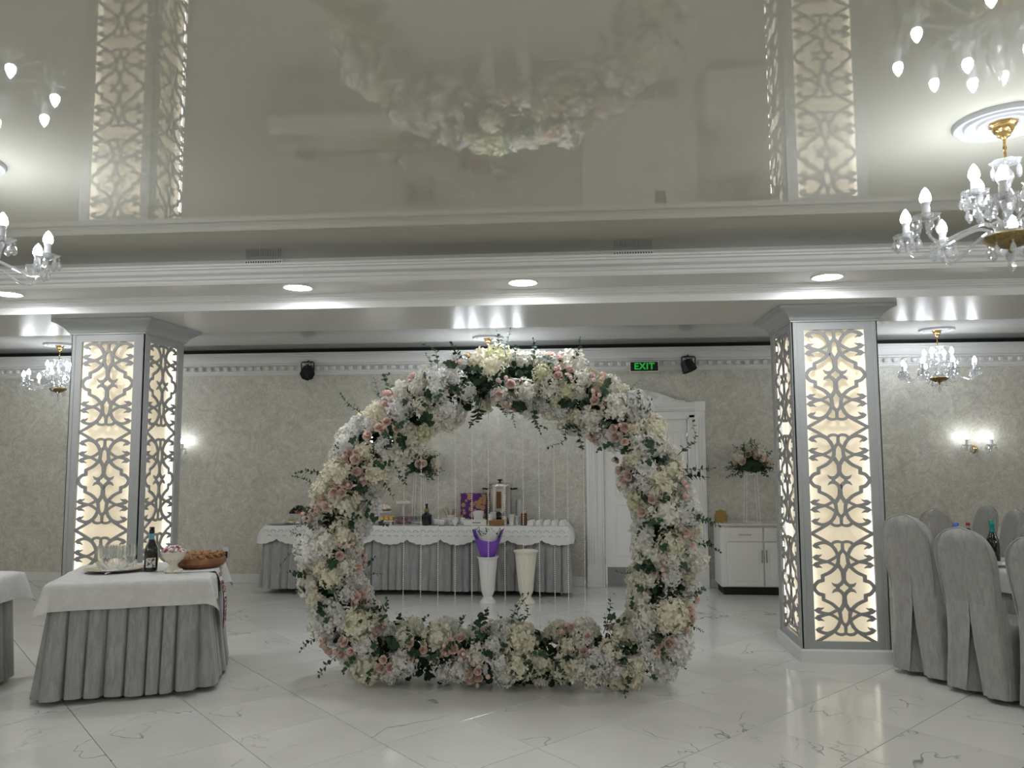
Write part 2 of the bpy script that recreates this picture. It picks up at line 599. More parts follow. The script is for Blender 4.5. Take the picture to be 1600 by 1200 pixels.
def put(name, me, parent=None, X=None):
    o = bpy.data.objects.new(name, me)
    COL.objects.link(o)
    if parent is not None:
        o.parent = parent
    if X is not None:
        o.matrix_basis = X
    return o


def tag(o, label=None, cat=None, group=None, kind=None):
    if label:
        o['label'] = label
    if cat:
        o['category'] = cat
    if group:
        o['group'] = group
    if kind:
        o['kind'] = kind
    return o


def thing(name, label, cat, loc=(0, 0, 0), rz=0.0, group=None, kind=None):
    o = bpy.data.objects.new(name, None)
    o.empty_display_size = 0.1
    COL.objects.link(o)
    o.location = loc
    o.rotation_euler = (0, 0, rz)
    return tag(o, label, cat, group, kind)


def copy_tree(o, X=None, parent=None):
    c = o.copy()
    COL.objects.link(c)
    c.parent = parent
    if X is not None:
        c.matrix_basis = X
    for ch in o.children:
        copy_tree(ch, None, c)
    return c


def structure(name, mb, mats, label=None, smooth=False, parent=None):
    o = mb.build(name, mats, parent, smooth=smooth)
    if parent is None:
        o['kind'] = 'structure'
    if label:
        o['label'] = label
    return o


ORD = ['first', 'second', 'third', 'fourth', 'fifth', 'sixth', 'seventh', 'eighth', 'ninth', 'tenth', 'eleventh', 'twelfth', 'thirteenth']

# ------------------------------------------------------------------ room shell
XL, XR, YF, YB = -8.9, 7.9, -4.2, 9.13
HC, HF, HB = 3.045, 2.84, 2.70       # main ceiling, far ceiling, column beam

floor = structure('floor', MB().box(((XL + XR) / 2, (YF + YB) / 2, -0.058), (XR - XL, YB - YF, 0.10)), 'grout',
                  'pale veined marble tile floor laid on the diagonal')


def clip_poly(P, axis, val, keep_less):
    out = []
    for i in range(len(P)):
        a, b = P[i], P[(i + 1) % len(P)]
        ia = (a[axis] <= val) == keep_less
        ib = (b[axis] <= val) == keep_less
        if ia:
            out.append(a)
        if ia != ib:
            t = (val - a[axis]) / (b[axis] - a[axis])
            out.append((a[0] + (b[0] - a[0]) * t, a[1] + (b[1] - a[1]) * t))
    return out


HD = 0.42
GAP = 0.0022


def tile_mb(P, mb=None):
    mb = mb or MB()
    n = len(P)
    cx, cy = sum(p[0] for p in P) / n, sum(p[1] for p in P) / n
    V = [(x, y, -0.010) for x, y in P] + [(x, y, -0.0012) for x, y in P]
    V += [(x + (cx - x) * .004, y + (cy - y) * .004, 0.0) for x, y in P]
    F = [(i, (i + 1) % n, n + (i + 1) % n, n + i) for i in range(n)]
    F += [(n + i, n + (i + 1) % n, 2 * n + (i + 1) % n, 2 * n + i) for i in range(n)]
    F.append(tuple(range(2 * n, 3 * n)))
    return mb.add(V, F)


hd = HD - GAP * 1.2
whole = tile_mb([(-hd, 0), (0, -hd), (hd, 0), (0, hd)]).mesh('tile', 'marble', smooth=False)
far_tiles = MB()
for m in range(-60, 60):
    for n in range(-60, 60):
        if (m + n) % 2 == 0:
            continue
        x, y = -1.48 + HD * m, 4.665 + HD * n
        P = [(x - hd, y), (x, y - hd), (x + hd, y), (x, y + hd)]
        Q = P
        for ax, val, less in ((0, XL, False), (0, XR, True), (1, YF, False), (1, YB, True)):
            Q = clip_poly(Q, ax, val, less)
            if len(Q) < 3:
                break
        if len(Q) < 3:
            continue
        zc = -x * 0.0812 + y * 0.9967
        xc = x * 0.9967 + y * 0.0812
        seen = zc > 3.0 and abs(xc) < zc * 0.70 + 0.25
        if seen and len(Q) == 4 and min(abs(x - XL), abs(XR - x), abs(YB - y)) > HD:
            put('tile', whole, floor, TR(x, y, 0) @ RZ(rng.randrange(4) * PI / 2))
        elif seen:
            tile_mb([(a - x, b - y) for a, b in Q]).build('tile', 'marble', floor, TR(x, y, 0), smooth=False)
        else:
            tile_mb(Q, far_tiles)
ft = far_tiles.build('outer_tiles', 'marble', floor, smooth=False)
ft['kind'] = 'stuff'

walls = {'back': ((XL + XR) / 2, YB + .1, XR - XL + .4, .2), 'front': ((XL + XR) / 2, YF - .1, XR - XL + .4, .2),
         'left': (XL - .1, (YF + YB) / 2, .2, YB - YF), 'right': (XR + .1, (YF + YB) / 2, .2, YB - YF)}
for k, (cx, cy, sx, sy) in walls.items():
    structure('wall_' + k, MB().box((cx, cy, 1.6), (sx, sy, 3.2)), 'wallpaper' if k == 'back' else 'sidewall', 'pearly mottled wallpaper wall' if k == 'back' else 'plain white hall wall')
for k, b in (('back', ((XL + 0.19) / 2 - .04, YB - .008, 0.19 - XL, .016)), ('left', (XL + .008, (YF + YB) / 2, .016, YB - YF)),
             ('right', (XR - .008, (YF + YB) / 2, .016, YB - YF))):
    mb = MB()
    if k == 'back':
        mb.box(((XL + 0.13) / 2, YB - .008, .055), (0.13 - XL, .016, .11), .004)
        mb.box(((XR + 1.54) / 2, YB - .008, .055), (XR - 1.54, .016, .11), .004)
    else:
        mb.box((b[0], b[1], .055), (b[2], b[3], .11), .004)
    structure('baseboard_' + k, mb, 'plaster')

# ceilings
structure('ceiling', MB().box(((XL + XR) / 2, (YF + 5.5) / 2, HC + .05), (XR - XL, 5.5 - YF, .10)), 'ceiling',
          'mirror gloss stretch ceiling of the main hall')
structure('ceiling_far', MB().box(((XL + XR) / 2, (6.8 + YB) / 2, HF + .05), (XR - XL, YB - 6.8, .10)), 'ceiling_far',
          'glossy ceiling behind the columns')
# beam over the columns: stepped underside with cornice and ledge
beam = structure('beam', MB().prism_x([(5.72, HB), (6.80, HB), (6.80, 3.2), (5.5, 3.2), (5.5, 2.90), (5.72, 2.90)], XL, XR),
                 'soffit', 'wide satin beam resting on the columns')
structure('upper_soffit', MB().prism_x([(5.215, 2.795), (5.72, 2.795), (5.72, 2.90), (5.215, 2.90)], XL, XR), 'soffit', parent=beam)
cor = [(5.215, 2.912), (5.140, 2.926), (5.140, 2.913), (5.160, 2.909), (5.160, 2.897), (5.180, 2.893), (5.190, 2.872), (5.212, 2.857),
       (5.212, 2.847), (5.178, 2.843), (5.178, 2.827), (5.200, 2.822), (5.205, 2.808), (5.212, 2.800)]
cor = [(y + .0, z) for y, z in cor]
structure('cornice', MB().prism_x(cor[:14] + [(5.216, 2.794), (5.45, 2.86), (5.45, 2.912)], XL, XR), 'plaster', parent=beam)
structure('lower_moulding', MB().prism_x([(5.72, 2.70), (5.722, 2.80), (5.60, 2.80), (5.60, 2.788), (5.62, 2.786), (5.628, 2.778), (5.65, 2.776), (5.66, 2.765),
                                          (5.685, 2.762), (5.69, 2.755), (5.70, 2.752), (5.70, 2.697), (5.72, 2.697)], XL, XR), 'plaster', parent=beam)
# fine row of beads on the lower moulding: too small to pick apart
bd = MB()
x = XL + .02
while x < XR:
    bd.box((x, 5.638, 2.781), (.016, .018, .010))
    x += .026
o = bd.build('bead_row', 'plaster', beam, smooth=False)
o['kind'] = 'stuff'
# air vents in the fascia above the cornice
for i, vx in enumerate((-2.33, 0.44)):
    v = MB().box((0, 0, 0), (.30, .012, .085), .003).build('vent', 'white', beam, TR(vx, 5.494, 2.995), smooth=False)
    for k in range(15):
        MB().box((0, 0, 0), (.007, .006, .066)).build('slot', 'black', v, TR(-.133 + k * .019, -.006, 0), smooth=False)
# downlights
for lx, ly, lab in ((-4.27, 5.36, 'leftmost round recessed downlight in the beam underside'),
                    (-2.01, 5.36, 'round recessed downlight above the gap right of the left column'),
                    (-0.356, 5.36, 'round recessed downlight above the top of the flower arch'),
                    (1.773, 5.40, 'round recessed downlight above the right column')):
    t = thing('downlight', lab, 'light', (lx, ly, 2.795), 0, 'recessed downlights')
    MB().lathe([(.112, 0), (.112, -.006), (.104, -.010), (.096, -.008), (.094, 0)], 32).build('trim_ring', 'white', t)
    MB().lathe([(.094, -.001), (.093, -.0055), (.001, -.0065)], 32, cap=False).build('lens', 'downlight', t)

# cornice of the back wall with blocks, and black strips painted as gap shade under the stretch ceiling
bc = MB().prism_x([(YB, 2.53), (9.105, 2.53), (9.10, 2.545), (9.085, 2.548), (9.085, 2.565), (9.075, 2.57), (9.075, 2.64), (9.05, 2.645), (9.045, 2.66),
                   (9.02, 2.67), (9.00, 2.70), (8.985, 2.735), (8.975, 2.74), (8.975, 2.76), (8.955, 2.765), (8.955, 2.785), (8.96, 2.79), (YB, 2.79)], XL, XR)
trim = structure('trim_1', bc, 'plaster', 'white plaster cornice along the back wall')
blk = MB().box((0, 0, 0), (.056, .050, .052), .012).mesh('block', 'plaster', smooth=False)
x = XL + .1
while x < XR - .1:
    if -7.6 < x < 5.6:
        put('block', blk, trim, TR(x, 9.052, 2.606))
    x += .105
structure('trim_2', MB().box(((XL + XR) / 2, 9.08, 2.817), (XR - XL, .10, .044)), 'dark', 'black strip painted as the shade in the gap under the far ceiling')
structure('trim_3', MB().prism_x([(YB, 2.800), (9.0, 2.800), (9.0, 2.802), (YB, 2.802)], XL, XR), 'dark', 'thin black edge strip painted as gap shade')


# ------------------------------------------------------------------ columns with backlit lattice
def lattice_mesh():
    mb = MB()
    A, B = 300.0, 525.0
    W, Hh = 0.2285, 0.404
    S = []
    S.append(([(312, 0), (283, 0)], [14, 14]))
    S.append(([(290, -6), (285, 12), (272, 34), (246, 58), (203, 70)], [15] * 5))
    S.append(([(203, 57), (203, 124)], [15, 15]))
    S.append(([(212, 112), (130, 150), (78, 195), (50, 240), (44, 285), (34, 325), (4, 362)], [13, 14, 15, 15, 14, 13, 13]))
    S.append(([(296, 214), (262, 228), (205, 245), (150, 254), (95, 280), (46, 316)], [3, 16, 13, 12, 12, 12]))
    S.append(([(285, 215), (256, 205), (232, 205), (203, 192)], [5, 12, 10, 2]))
    S.append(([(296, 297), (262, 283), (205, 263), (150, 250), (95, 224), (50, 198)], [3, 16, 13, 12, 12, 12]))
    S.append(([(285, 296), (256, 306), (232, 306), (203, 320)], [5, 12, 10, 2]))
    S.append(([(290, 402), (258, 417), (200, 436), (150, 431), (100, 402), (64, 352), (46, 300)], [3, 15, 13, 13, 13, 14, 13]))
    S.append(([(282, 402), (254, 393), (234, 392), (210, 374)], [5, 12, 10, 2]))
    S.append(([(318, 536), (240, 495), (170, 456), (110, 418), (64, 366)], [13, 13, 13, 12, 12]))
    S.append(([(0, 340), (0, 440)], [15, 11]))
    S.append(([(-4, 436), (40, 448), (80, 440), (108, 414)], [11, 12, 12, 12]))
    S.append(([(0, 148), (22, 180), (46, 222)], [18, 16, 15]))
    S.append(([(0, 160), (0, 95), (0, 48)], [22, 18, 12]))
    S.append(([(4, 86), (14, 56), (36, 32), (62, 21), (92, 27), (117, 50)], [13, 15, 15, 15, 12, 2]))
    S.append(([(60, -24), (60, 24)], [15, 15]))
    k = 0
    for mot in range(3):
        vc = -1.181 - 0.010 + 0.404 + 0.808 * mot
        for su in (-1, 1):
            for sv in (-1, 1):
                for pts, hw in S:
                    P = [Vector((p[0], p[1], 0)) for p in pts]
                    n = 5 if len(P) > 2 else 1
                    C = spline(P, n)
                    hs = []
                    for i in range(len(C)):
                        t = i / (len(C) - 1) * (len(hw) - 1)
                        a = min(int(t), len(hw) - 2)
                        hs.append(1.15 * (hw[a] + (hw[a + 1] - hw[a]) * (t - a)))
                    z1 = (k % 7) * 0.00012
                    k += 1
                    V = []
                    for i, c in enumerate(C):
                        d = C[min(i + 1, len(C) - 1)] - C[max(i - 1, 0)]
                        d.normalize()
                        nn = Vector((-d.y, d.x, 0))
                        for sgn in (-1, 1):
                            q = c + nn * hs[i] * sgn
                            u, v = su * q.x / A * W, vc + sv * q.y / B * Hh
                            u = max(-W - .012, min(W + .012, u))
                            V += [(u, -z1, v), (u, .010, v)]
                    F = []
                    fl = su * sv > 0
                    for i in range(len(C) - 1):
                        a = i * 4
                        for q in ((a, a + 4, a + 6, a + 2), (a + 2, a + 6, a + 7, a + 3), (a + 1, a + 5, a + 4, a)):
                            F.append(q if fl else q[::-1])
                    e = (len(C) - 1) * 4
                    F += [(0, 2, 3, 1), (e, e + 1, e + 3, e + 2)]
                    mb.add(V, F)
    return mb.mesh('lattice', 'lattice', smooth=False)


LAT = lattice_mesh()
CW, CZ0, CZ1 = 0.64, 0.10, 2.59     # column width, shaft from plinth to capital
PZ0, PZ1 = 0.155, 2.517             # lit opening


def make_column(x0, label):
    t = thing('column', label, 'column', (x0 + CW / 2, 6.03 + CW / 2, 0), 0, None, 'structure')
    h = CW / 2
    MB().box((0, 0, 1.35), (CW - .15, CW - .15, 2.5)).build('core', 'column', t, smooth=False)
    pr = [(0, 0), (.022, 0), (.022, .088), (.014, .098), (0, .100)]
    MB().ring_rect(pr, -h, h, -h, h).build('plinth', 'plaster', t, smooth=False)
    cp = [(0, 2.575), (.012, 2.578), (.012, 2.590), (.020, 2.594), (.028, 2.610), (.045, 2.632), (.075, 2.658), (.105, 2.672), (.112, 2.676), (.112, 2.70), (0, 2.70)]
    MB().ring_rect(cp, -h, h, -h, h).build('capital', 'column', t, smooth=False)
    ow = 0.2285
    for k in range(4):
        R = RZ(k * PI / 2)
        # frame boards of this face, in the plane y = -h
        fr = MB()
        for s in (-1, 1):
            fr.box((s * (ow + (h - ow) / 2), -h + .011, (CZ0 + CZ1) / 2), (h - ow, .022, CZ1 - CZ0), .0)
            fr.box((s * (h - .022), -h + .003, (CZ0 + CZ1) / 2), (.030, .016, CZ1 - CZ0), .003)
        fr.box((0, -h + .011, (PZ1 + CZ1) / 2), (2 * ow, .022, CZ1 - PZ1))
        fr.box((0, -h + .011, (CZ0 + PZ0) / 2), (2 * ow, .022, PZ0 - CZ0))
        fr.build('frame', 'column', t, R, smooth=False)
        MB().box((0, -h + .066, (PZ0 + PZ1) / 2), (2 * h - .135, .010, PZ1 - PZ0 + .04)).build('light_panel', 'panel', t, R, smooth=False)
        put('lattice', LAT, t, R @ TR(0, -h + .008, (PZ0 + PZ1) / 2))
        for s in (-1, 1):
            MB().box((s * (ow + .012), -h + .026, (PZ0 + PZ1) / 2), (.010, .004, PZ1 - PZ0)).build('led_strip', 'led', t, R, smooth=False)
    return t


make_column(-4.205, 'square white column with glowing lattice panels behind the left table')
make_column(1.695, 'square white column with glowing lattice panels beside the covered chairs')


# ------------------------------------------------------------------ door
def make_door():
    t = thing('door_1', 'white panelled double door with carved crest and kick plates', None, (0.83, YB, 0), 0, None, 'structure')
    # pilasters either side, local x from -0.70 to 0.70
    for s in (-1, 1):
        p = MB().box((s * .635, -.03, 1.03), (.12, .06, 2.06), .004).build('pilaster', 'white', t, smooth=False)
        for k in range(3):
            MB().box((0, 0, 0), (.016, .012, 1.70), .005).build('reed', 'white', p, TR(s * .635 - .03 + k * .03, -.062, 1.12), smooth=False)
        MB().box((s * .635, -.036, .12), (.132, .072, .24), .006).build('pilaster_base', 'white', t, smooth=False)
        MB().box((s * .635, -.036, 2.10), (.132, .072, .115), .006).build('pilaster_cap', 'white', t, smooth=False)
        b = MB().box((s * .545, -.02, 1.0), (.07, .04, 2.0), .004)
        b.box((s * .502, -.03, 1.0), (.022, .06, 2.0), .004)
        b.build('jamb', 'white', t, smooth=False)
    MB().box((0, -.02, 2.0), (1.16, .04, .075), .004).box((0, -.03, 1.957), (1.03, .06, .022), .004).build('head_jamb', 'white', t, smooth=False)
    hd_ = MB()
    hd_.prism_x([(0, 2.04), (-.045, 2.04), (-.05, 2.06), (-.06, 2.065), (-.06, 2.08), (-.07, 2.09), (-.085, 2.13), (-.085, 2.145), (0, 2.145)], -.575, .575)
    hd_.build('lintel', 'white', t, smooth=False)
    # carved crest: a low arch with scrolls
    cr = MB()
    n = 40
    top = []
    for i in range(n + 1):
        u = -1 + 2 * i / n
        top.append((u * .46, 2.145 + .135 * (math.cos(u * PI / 2) ** 1.6) + .006 * math.cos(u * 30)))
    V = [(x, -.02, 2.14) for x, z in top] + [(x, -.02, z) for x, z in top] + [(x, -.075, z - .008) for x, z in top] + [(x, -.075, 2.14) for x, z in top]
    F = []
    for r_ in range(3):
        for i in range(n):
            F.append((r_ * (n + 1) + i, r_ * (n + 1) + i + 1, (r_ + 1) * (n + 1) + i + 1, (r_ + 1) * (n + 1) + i))
    cr.add(V, F)
    crest = cr.build('crest', 'white', t)
    for s in (-1, 1):
        for (cx, cz, r0) in ((.10, 2.19, .045), (.22, 2.175, .032), (.33, 2.162, .02)):
            pts = [(s * (cx + r0 * (1 - a / 16) * math.cos(a * .55)), -.078, cz + r0 * (1 - a / 16) * math.sin(a * .55)) for a in range(15)]
            MB().tube(pts, [.010 * (1 - a / 20) for a in range(15)], 6).build('scroll', 'white', crest)
        rp = spline([(0, -.075, 2.285), (s * .12, -.075, 2.262), (s * .24, -.075, 2.218), (s * .36, -.075, 2.168), (s * .47, -.075, 2.155)], 5)
        MB().tube(rp, .011, 6).build('crest_rib', 'white', crest)
    MB().ball((0, -.085, 2.24), .04, 12, 8, sq=1.3).build('crest_shell', 'white', crest)
    # leaves of the door: wide one and narrow one
    for (x0, x1, nm) in ((-.487, .215, 'wide'), (.220, .487, 'narrow')):
        lf = MB().box(((x0 + x1) / 2, -.014, .985), (x1 - x0, .028, 1.93), .003).build('door_leaf', 'white', t, smooth=False)
        w = x1 - x0
        for (z0, z1) in ((.36, .95), (1.05, 1.46), (1.58, 1.80)):
            m = .13 if nm == 'wide' else .085
            if nm == 'wide':
                z1 = {.95: .95, 1.46: 1.80}.get(z1, None)
                if z1 is None:
                    continue
            fr = MB()
            a, b = x0 + m, x1 - m
            for (c, s_) in ((((a + b) / 2, -.031, z0), (b - a, .012, .014)), (((a + b) / 2, -.031, z1), (b - a, .012, .014)),
                            ((a, -.031, (z0 + z1) / 2), (.014, .012, z1 - z0)), ((b, -.031, (z0 + z1) / 2), (.014, .012, z1 - z0))):
                fr.box(c, s_, .004)
            fr.box(((a + b) / 2, -.0295, (z0 + z1) / 2), (b - a - .05, .005, z1 - z0 - .05), .002)
            fr.build('panel', 'white', lf, smooth=False)
        MB().box(((x0 + x1) / 2, -.030, .125), (w - .05, .004, .21)).build('kick_plate', 'kick', lf, smooth=False)
        hx = x0 if nm == 'wide' else x1
        for hz in (.30, 1.75):
            MB().lathe([(.008, -.045), (.010, -.04), (.010, .04), (.008, .045)], 10).build('hinge', 'steel', lf, TR(hx, -.032, hz))
    pl = MB().box((.24, -.034, 1.50), (.13, .008, .24), .003).build('notice_plate', 'black', t, smooth=False)
    hn = MB().box((.17, -.034, 1.02), (.04, .008, .22), .003)
    hn.tube([(.17, -.04, 1.05), (.17, -.075, 1.05), (.16, -.08, 1.05), (.06, -.08, 1.05)], .009, 8)
    hn.build('door_handle', 'steel', t)


make_door()


# ------------------------------------------------------------------ chandeliers
def lathe_mesh(name, prof, m, n=14, smooth=True, **k):
    return MB().lathe(prof, n, **k).mesh(name, m, smooth)


BULB_ME = lathe_mesh('bulb', [(.015, 0), (.0225, .007), (.024, .018), (.020, .037), (.012, .053), (.005, .062), (.0004, .066)], 'bulb', 7, cap=False)
FILL_BULB_ME = lathe_mesh('bulb', [(.015, 0), (.024, .018), (.012, .053), (.0004, .066)], 'hall_fill_bulb', 5, cap=False)
SBULB_ME = BULB_ME.copy()
SBULB_ME.materials[0] = M['sconce_bulb']
SLEEVE_ME = lathe_mesh('candle_sleeve', [(.0165, 0), (.0165, .052), (.015, .055), (.015, .060), (.020, .070), (.019, .0735)], 'sleeve', 12)
DISH_ME = lathe_mesh('drip_dish', [(.012, -.014), (.017, -.007), (.036, -.004), (.053, .007), (.058, .014), (.051, .012), (.034, .002), (.014, .001)], 'crystal', 12, smooth=False, flute=.06, nfl=6)
DROP_ME = MB().lathe([(.0008, -.066), (.010, -.057), (.0145, -.047), (.0125, -.034), (.007, -.020), (.0012, -.014)], 6).lathe(
    [(.0008, -.014), (.0065, -.0075), (.0008, -.001)], 6).mesh('crystal_drop', 'crystal', smooth=False)


def make_chandelier(label, loc, sx=1.0):
    t = thing('chandelier', label, 'chandelier', loc, 0, 'crystal candle chandeliers')
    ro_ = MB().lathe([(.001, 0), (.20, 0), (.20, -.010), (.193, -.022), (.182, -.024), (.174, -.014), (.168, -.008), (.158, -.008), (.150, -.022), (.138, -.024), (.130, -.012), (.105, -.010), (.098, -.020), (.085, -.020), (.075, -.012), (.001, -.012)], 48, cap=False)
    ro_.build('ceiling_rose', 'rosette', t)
    MB().lathe([(.058, -.012), (.055, -.022), (.045, -.028), (.045, -.036), (.036, -.052), (.028, -.058), (.026, -.070), (.012, -.080), (.008, -.088)], 16, flute=.05, nfl=8).build('canopy', 'gold', t)
    rod = MB()
    for k in range(4):
        z = -.10 - k * .024
        pts = [(.007 * math.cos(a * PI / 4) if k % 2 else 0, 0 if k % 2 else .007 * math.cos(a * PI / 4), z + .014 * math.sin(a * PI / 4)) for a in range(8)]
        rod.tube(pts, .0026, 6, closed=True)
    rod.lathe([(.004, -.19), (.004, -.086)], 8)
    rod.build('chain', 'gold', t)
    MB().lathe([(.010, -.215), (.016, -.21), (.050, -.20), (.062, -.186), (.055, -.188), (.020, -.196), (.008, -.19)], 14, flute=.10, nfl=7).build('top_dish', 'crystal', t, smooth=False)
    MB().lathe([(.006, -.20), (.012, -.215), (.026, -.24), (.030, -.26), (.018, -.29), (.014, -.31), (.024, -.335), (.034, -.365), (.024, -.40), (.014, -.425), (.022, -.445),
                (.045, -.46), (.050, -.49), (.030, -.52)], 10).build('baluster', 'crystal', t, smooth=False)
    MB().lathe([(.02, -.50), (.085, -.512), (.105, -.525), (.100, -.540), (.075, -.558), (.035, -.572), (.012, -.580), (.010, -.592), (.001, -.600)], 20, flute=.03, nfl=10).build('hub_bowl', 'goldold', t)

    def arm(ang, path, rise):
        P = spline([(r, 0, z) for r, z in path], 5)
        a = MB().tube(P, .0075, 7).mesh('arm', 'crystal') if rise not in arm_me else arm_me[rise]
        arm_me[rise] = a
        o = put('arm', a, t, RZ(ang))
        r, z = path[-1]
        put('drip_dish', DISH_ME, o, TR(r, 0, z))
        put('candle_sleeve', SLEEVE_ME, o, TR(r, 0, z))
        put('bulb', BULB_ME, o, TR(r, 0, z + .0735))
        for k in range(7):
            q = 2 * PI * k / 7 + .3
            put('crystal_drop', DROP_ME, o, TR(r + .052 * math.cos(q), .052 * math.sin(q), z + .004) @ RZ(q))

    arm_me = {}
    for k in range(8):
        arm(2 * PI * (k + .31) / 8, [(.05, -.535), (.075, -.49), (.125, -.475), (.22, -.51), (.32, -.555), (.375, -.555), (.402, -.515), (.405, -.465)], 'low')
    for k in range(4):
        arm(2 * PI * (k + .15) / 4, [(.03, -.47), (.07, -.44), (.11, -.445), (.145, -.42), (.16, -.375), (.16, -.345)], 'high')
    for k in range(8):
        q = 2 * PI * (k + .5) / 8
        put('crystal_drop', DROP_ME, t, TR(.082 * math.cos(q), .082 * math.sin(q), -.552) @ RZ(q))
    for k in range(6):
        q = 2 * PI * k / 6
        put('crystal_drop', DROP_ME, t, TR(.056 * math.cos(q), .056 * math.sin(q), -.200) @ RZ(q) @ SC(.9))
    put('crystal_drop', DROP_ME, t, TR(0, 0, -.598) @ SC(1.25))
    return t


ch = make_chandelier('large crystal chandelier hanging near the right edge, close overhead', (1.913, 3.437, HC))
for lab, loc, s in (('large crystal chandelier cut off at the left edge, close overhead', (-3.03, 3.437, HC), 1.0),
                    ('crystal chandelier by the back wall, partly behind the left column', (-5.93, 8.30, HF), .86),
                    ('crystal chandelier by the back wall, mostly hidden behind the flower arch', (-0.94, 8.30, HF), .86),
                    ('crystal chandelier by the back wall right of the right column', (3.80, 8.25, HF), .86),
                    ('unseen crystal chandelier added outside the picture to light the hall', (-7.97, 3.437, HC), 1.0),
                    ('unseen crystal chandelier added outside the picture to light the hall', (6.85, 3.437, HC), 1.0),
                    ('unseen crystal chandelier added outside the picture to light the hall', (1.913, -1.5, HC), 1.0),
                    ('unseen crystal chandelier added outside the picture to light the hall', (-3.03, -1.5, HC), 1.0),
                    ('unseen crystal chandelier added outside the picture to light the hall', (-7.97, -1.5, HC), 1.0),
                    ('unseen crystal chandelier added outside the picture to light the hall', (6.85, -1.5, HC), 1.0)):
    c = copy_tree(ch, TR(*loc) @ RZ(rng.uniform(0, 1)) @ SC(s, s, .98 if s < 1 else 1))
    c['label'] = lab
    if 'outside' in lab:  # unseen chandeliers added as fill light, given stronger bulbs
        c['group'] = 'unseen chandeliers added outside the picture'
        for ob in list(c.children_recursive):
            if ob.name.startswith('crystal_drop'):
                bpy.data.objects.remove(ob)
            elif ob.name.startswith('bulb'):
                ob.data = FILL_BULB_ME


# ------------------------------------------------------------------ wall sconces
def make_sconce(x, label):
    t = thing('wall_sconce', label, 'sconce', (x, YB, 1.58), 0, 'two-candle wall sconces')
    MB().lathe([(.045, 0), (.045, .008), (.036, .016), (.030, .03), (.012, .045), (.001, .048)], 18).build('backplate', 'gold', t, RX(PI / 2))
    for s in (-1, 1):
        P = spline([(s * .01, -.04, 0), (s * .05, -.07, -.03), (s * .10, -.10, -.03), (s * .132, -.12, .01), (s * .133, -.12, .04)], 5)
        o = MB().tube(P, .007, 7).build('arm', 'crystal', t)
        X = TR(s * .133, -.12, .04)
        put('drip_dish', DISH_ME, o, X)
        put('candle_sleeve', SLEEVE_ME, o, X)
        put('bulb', SBULB_ME, o, X @ TR(0, 0, .0735))
        for k in range(5):
            q = 2 * PI * k / 5
            put('crystal_drop', DROP_ME, o, X @ TR(.052 * math.cos(q), .052 * math.sin(q), .004))
    put('crystal_drop', DROP_ME, t, TR(0, -.045, -.02))


make_sconce(4.545, 'two-candle crystal wall sconce on the back wall above the covered chairs')
make_sconce(-2.29, 'two-candle crystal wall sconce on the back wall behind the flower arch')
make_sconce(-4.93, 'two-candle crystal wall sconce on the back wall behind the left column')


# ------------------------------------------------------------------ exit sign, stage lights, socket
t = thing('exit_sign', 'black EXIT sign with green letters above the door', 'sign', (0.823, 8.985, 2.562))
MB().box((0, .0, 0), (.34, .05, .125), .004).build('case', 'plaster', t, smooth=False)
MB().box((0, -.0265, 0), (.318, .004, .105)).build('face', 'sign', t, smooth=False)
fc = bpy.data.curves.new('lettering', 'FONT')
fc.body = 'EXIT'
fc.align_x = 'CENTER'
fc.align_y = 'CENTER'
fc.size = .105
fc.space_character = 1.12
fc.extrude = .0008
fc.offset = .0035
fc.materials.append(M['exitgreen'])
fo_ = bpy.data.objects.new('lettering_curve', fc)
me_ = bpy.data.meshes.new_from_object(fo_)
bpy.data.objects.remove(fo_)
put('lettering', me_, t, TR(0, -.0295, .0) @ RX(PI / 2))
br = MB()
br.box((-.12, .075, .02), (.012, .11, .012)).box((.12, .075, .02), (.012, .11, .012))
br.build('bracket', 'plaster', t, smooth=False)


def par_light(x, label, tilt, pan):
    t = thing('stage_light', label, 'stage light', (x, 8.97, 2.66), 0, 'round black stage lights on the cornice')
    yk = MB()
    yk.tube([(-.075, 0, -.115), (-.078, 0, 0), (-.065, 0, .012), (.065, 0, .012), (.078, 0, 0), (.075, 0, -.115)], .007, 6)
    yk.tube([(0, 0, .01), (0, .03, .03), (0, .10, .04)], .010, 6)
    yk.build('yoke', 'black', t)
    hd2 = MB().lathe([(.055, .09), (.068, .08), (.078, .03), (.088, -.02), (.090, -.045), (.084, -.045), (.080, -.030), (.001, -.028)], 8)
    h_ = hd2.build('lamp_head', 'black', t, TR(0, 0, -.115) @ RZ(pan) @ RX(-tilt), smooth=False)
    ln = MB()
    for r_, n_ in ((.0, 1), (.03, 6), (.058, 12)):
        for k in range(n_):
            ln.ball((r_ * math.cos(2 * PI * k / n_), r_ * math.sin(2 * PI * k / n_), -.030), .009, 6, 4)
    ln.build('lens_array', 'glass', h_)
    cb = MB().tube(spline([(.02, .03, -.06), (.05, .0, .0), (.0, -.01, -.02), (-.04, 0, .005), (-.02, .06, .03)], 5), .004, 5)
    cb.build('cable', 'black', t)


par_light(-3.222, 'round black stage light on the cornice left of the flower arch', math.radians(58), .25)
par_light(1.335, 'black stage light turned aside, right of the exit sign', math.radians(22), 1.2)
t = thing('wall_socket', 'small black wall socket low on the back wall', 'socket', (-4.26, YB, .345))
MB().box((0, -.006, .006), (.08, .012, .155), .004).build('plate', 'plaster', t, smooth=False)
MB().box((0, -.024, -.008), (.052, .036, .085), .006).build('plug_box', 'black', t, smooth=False)


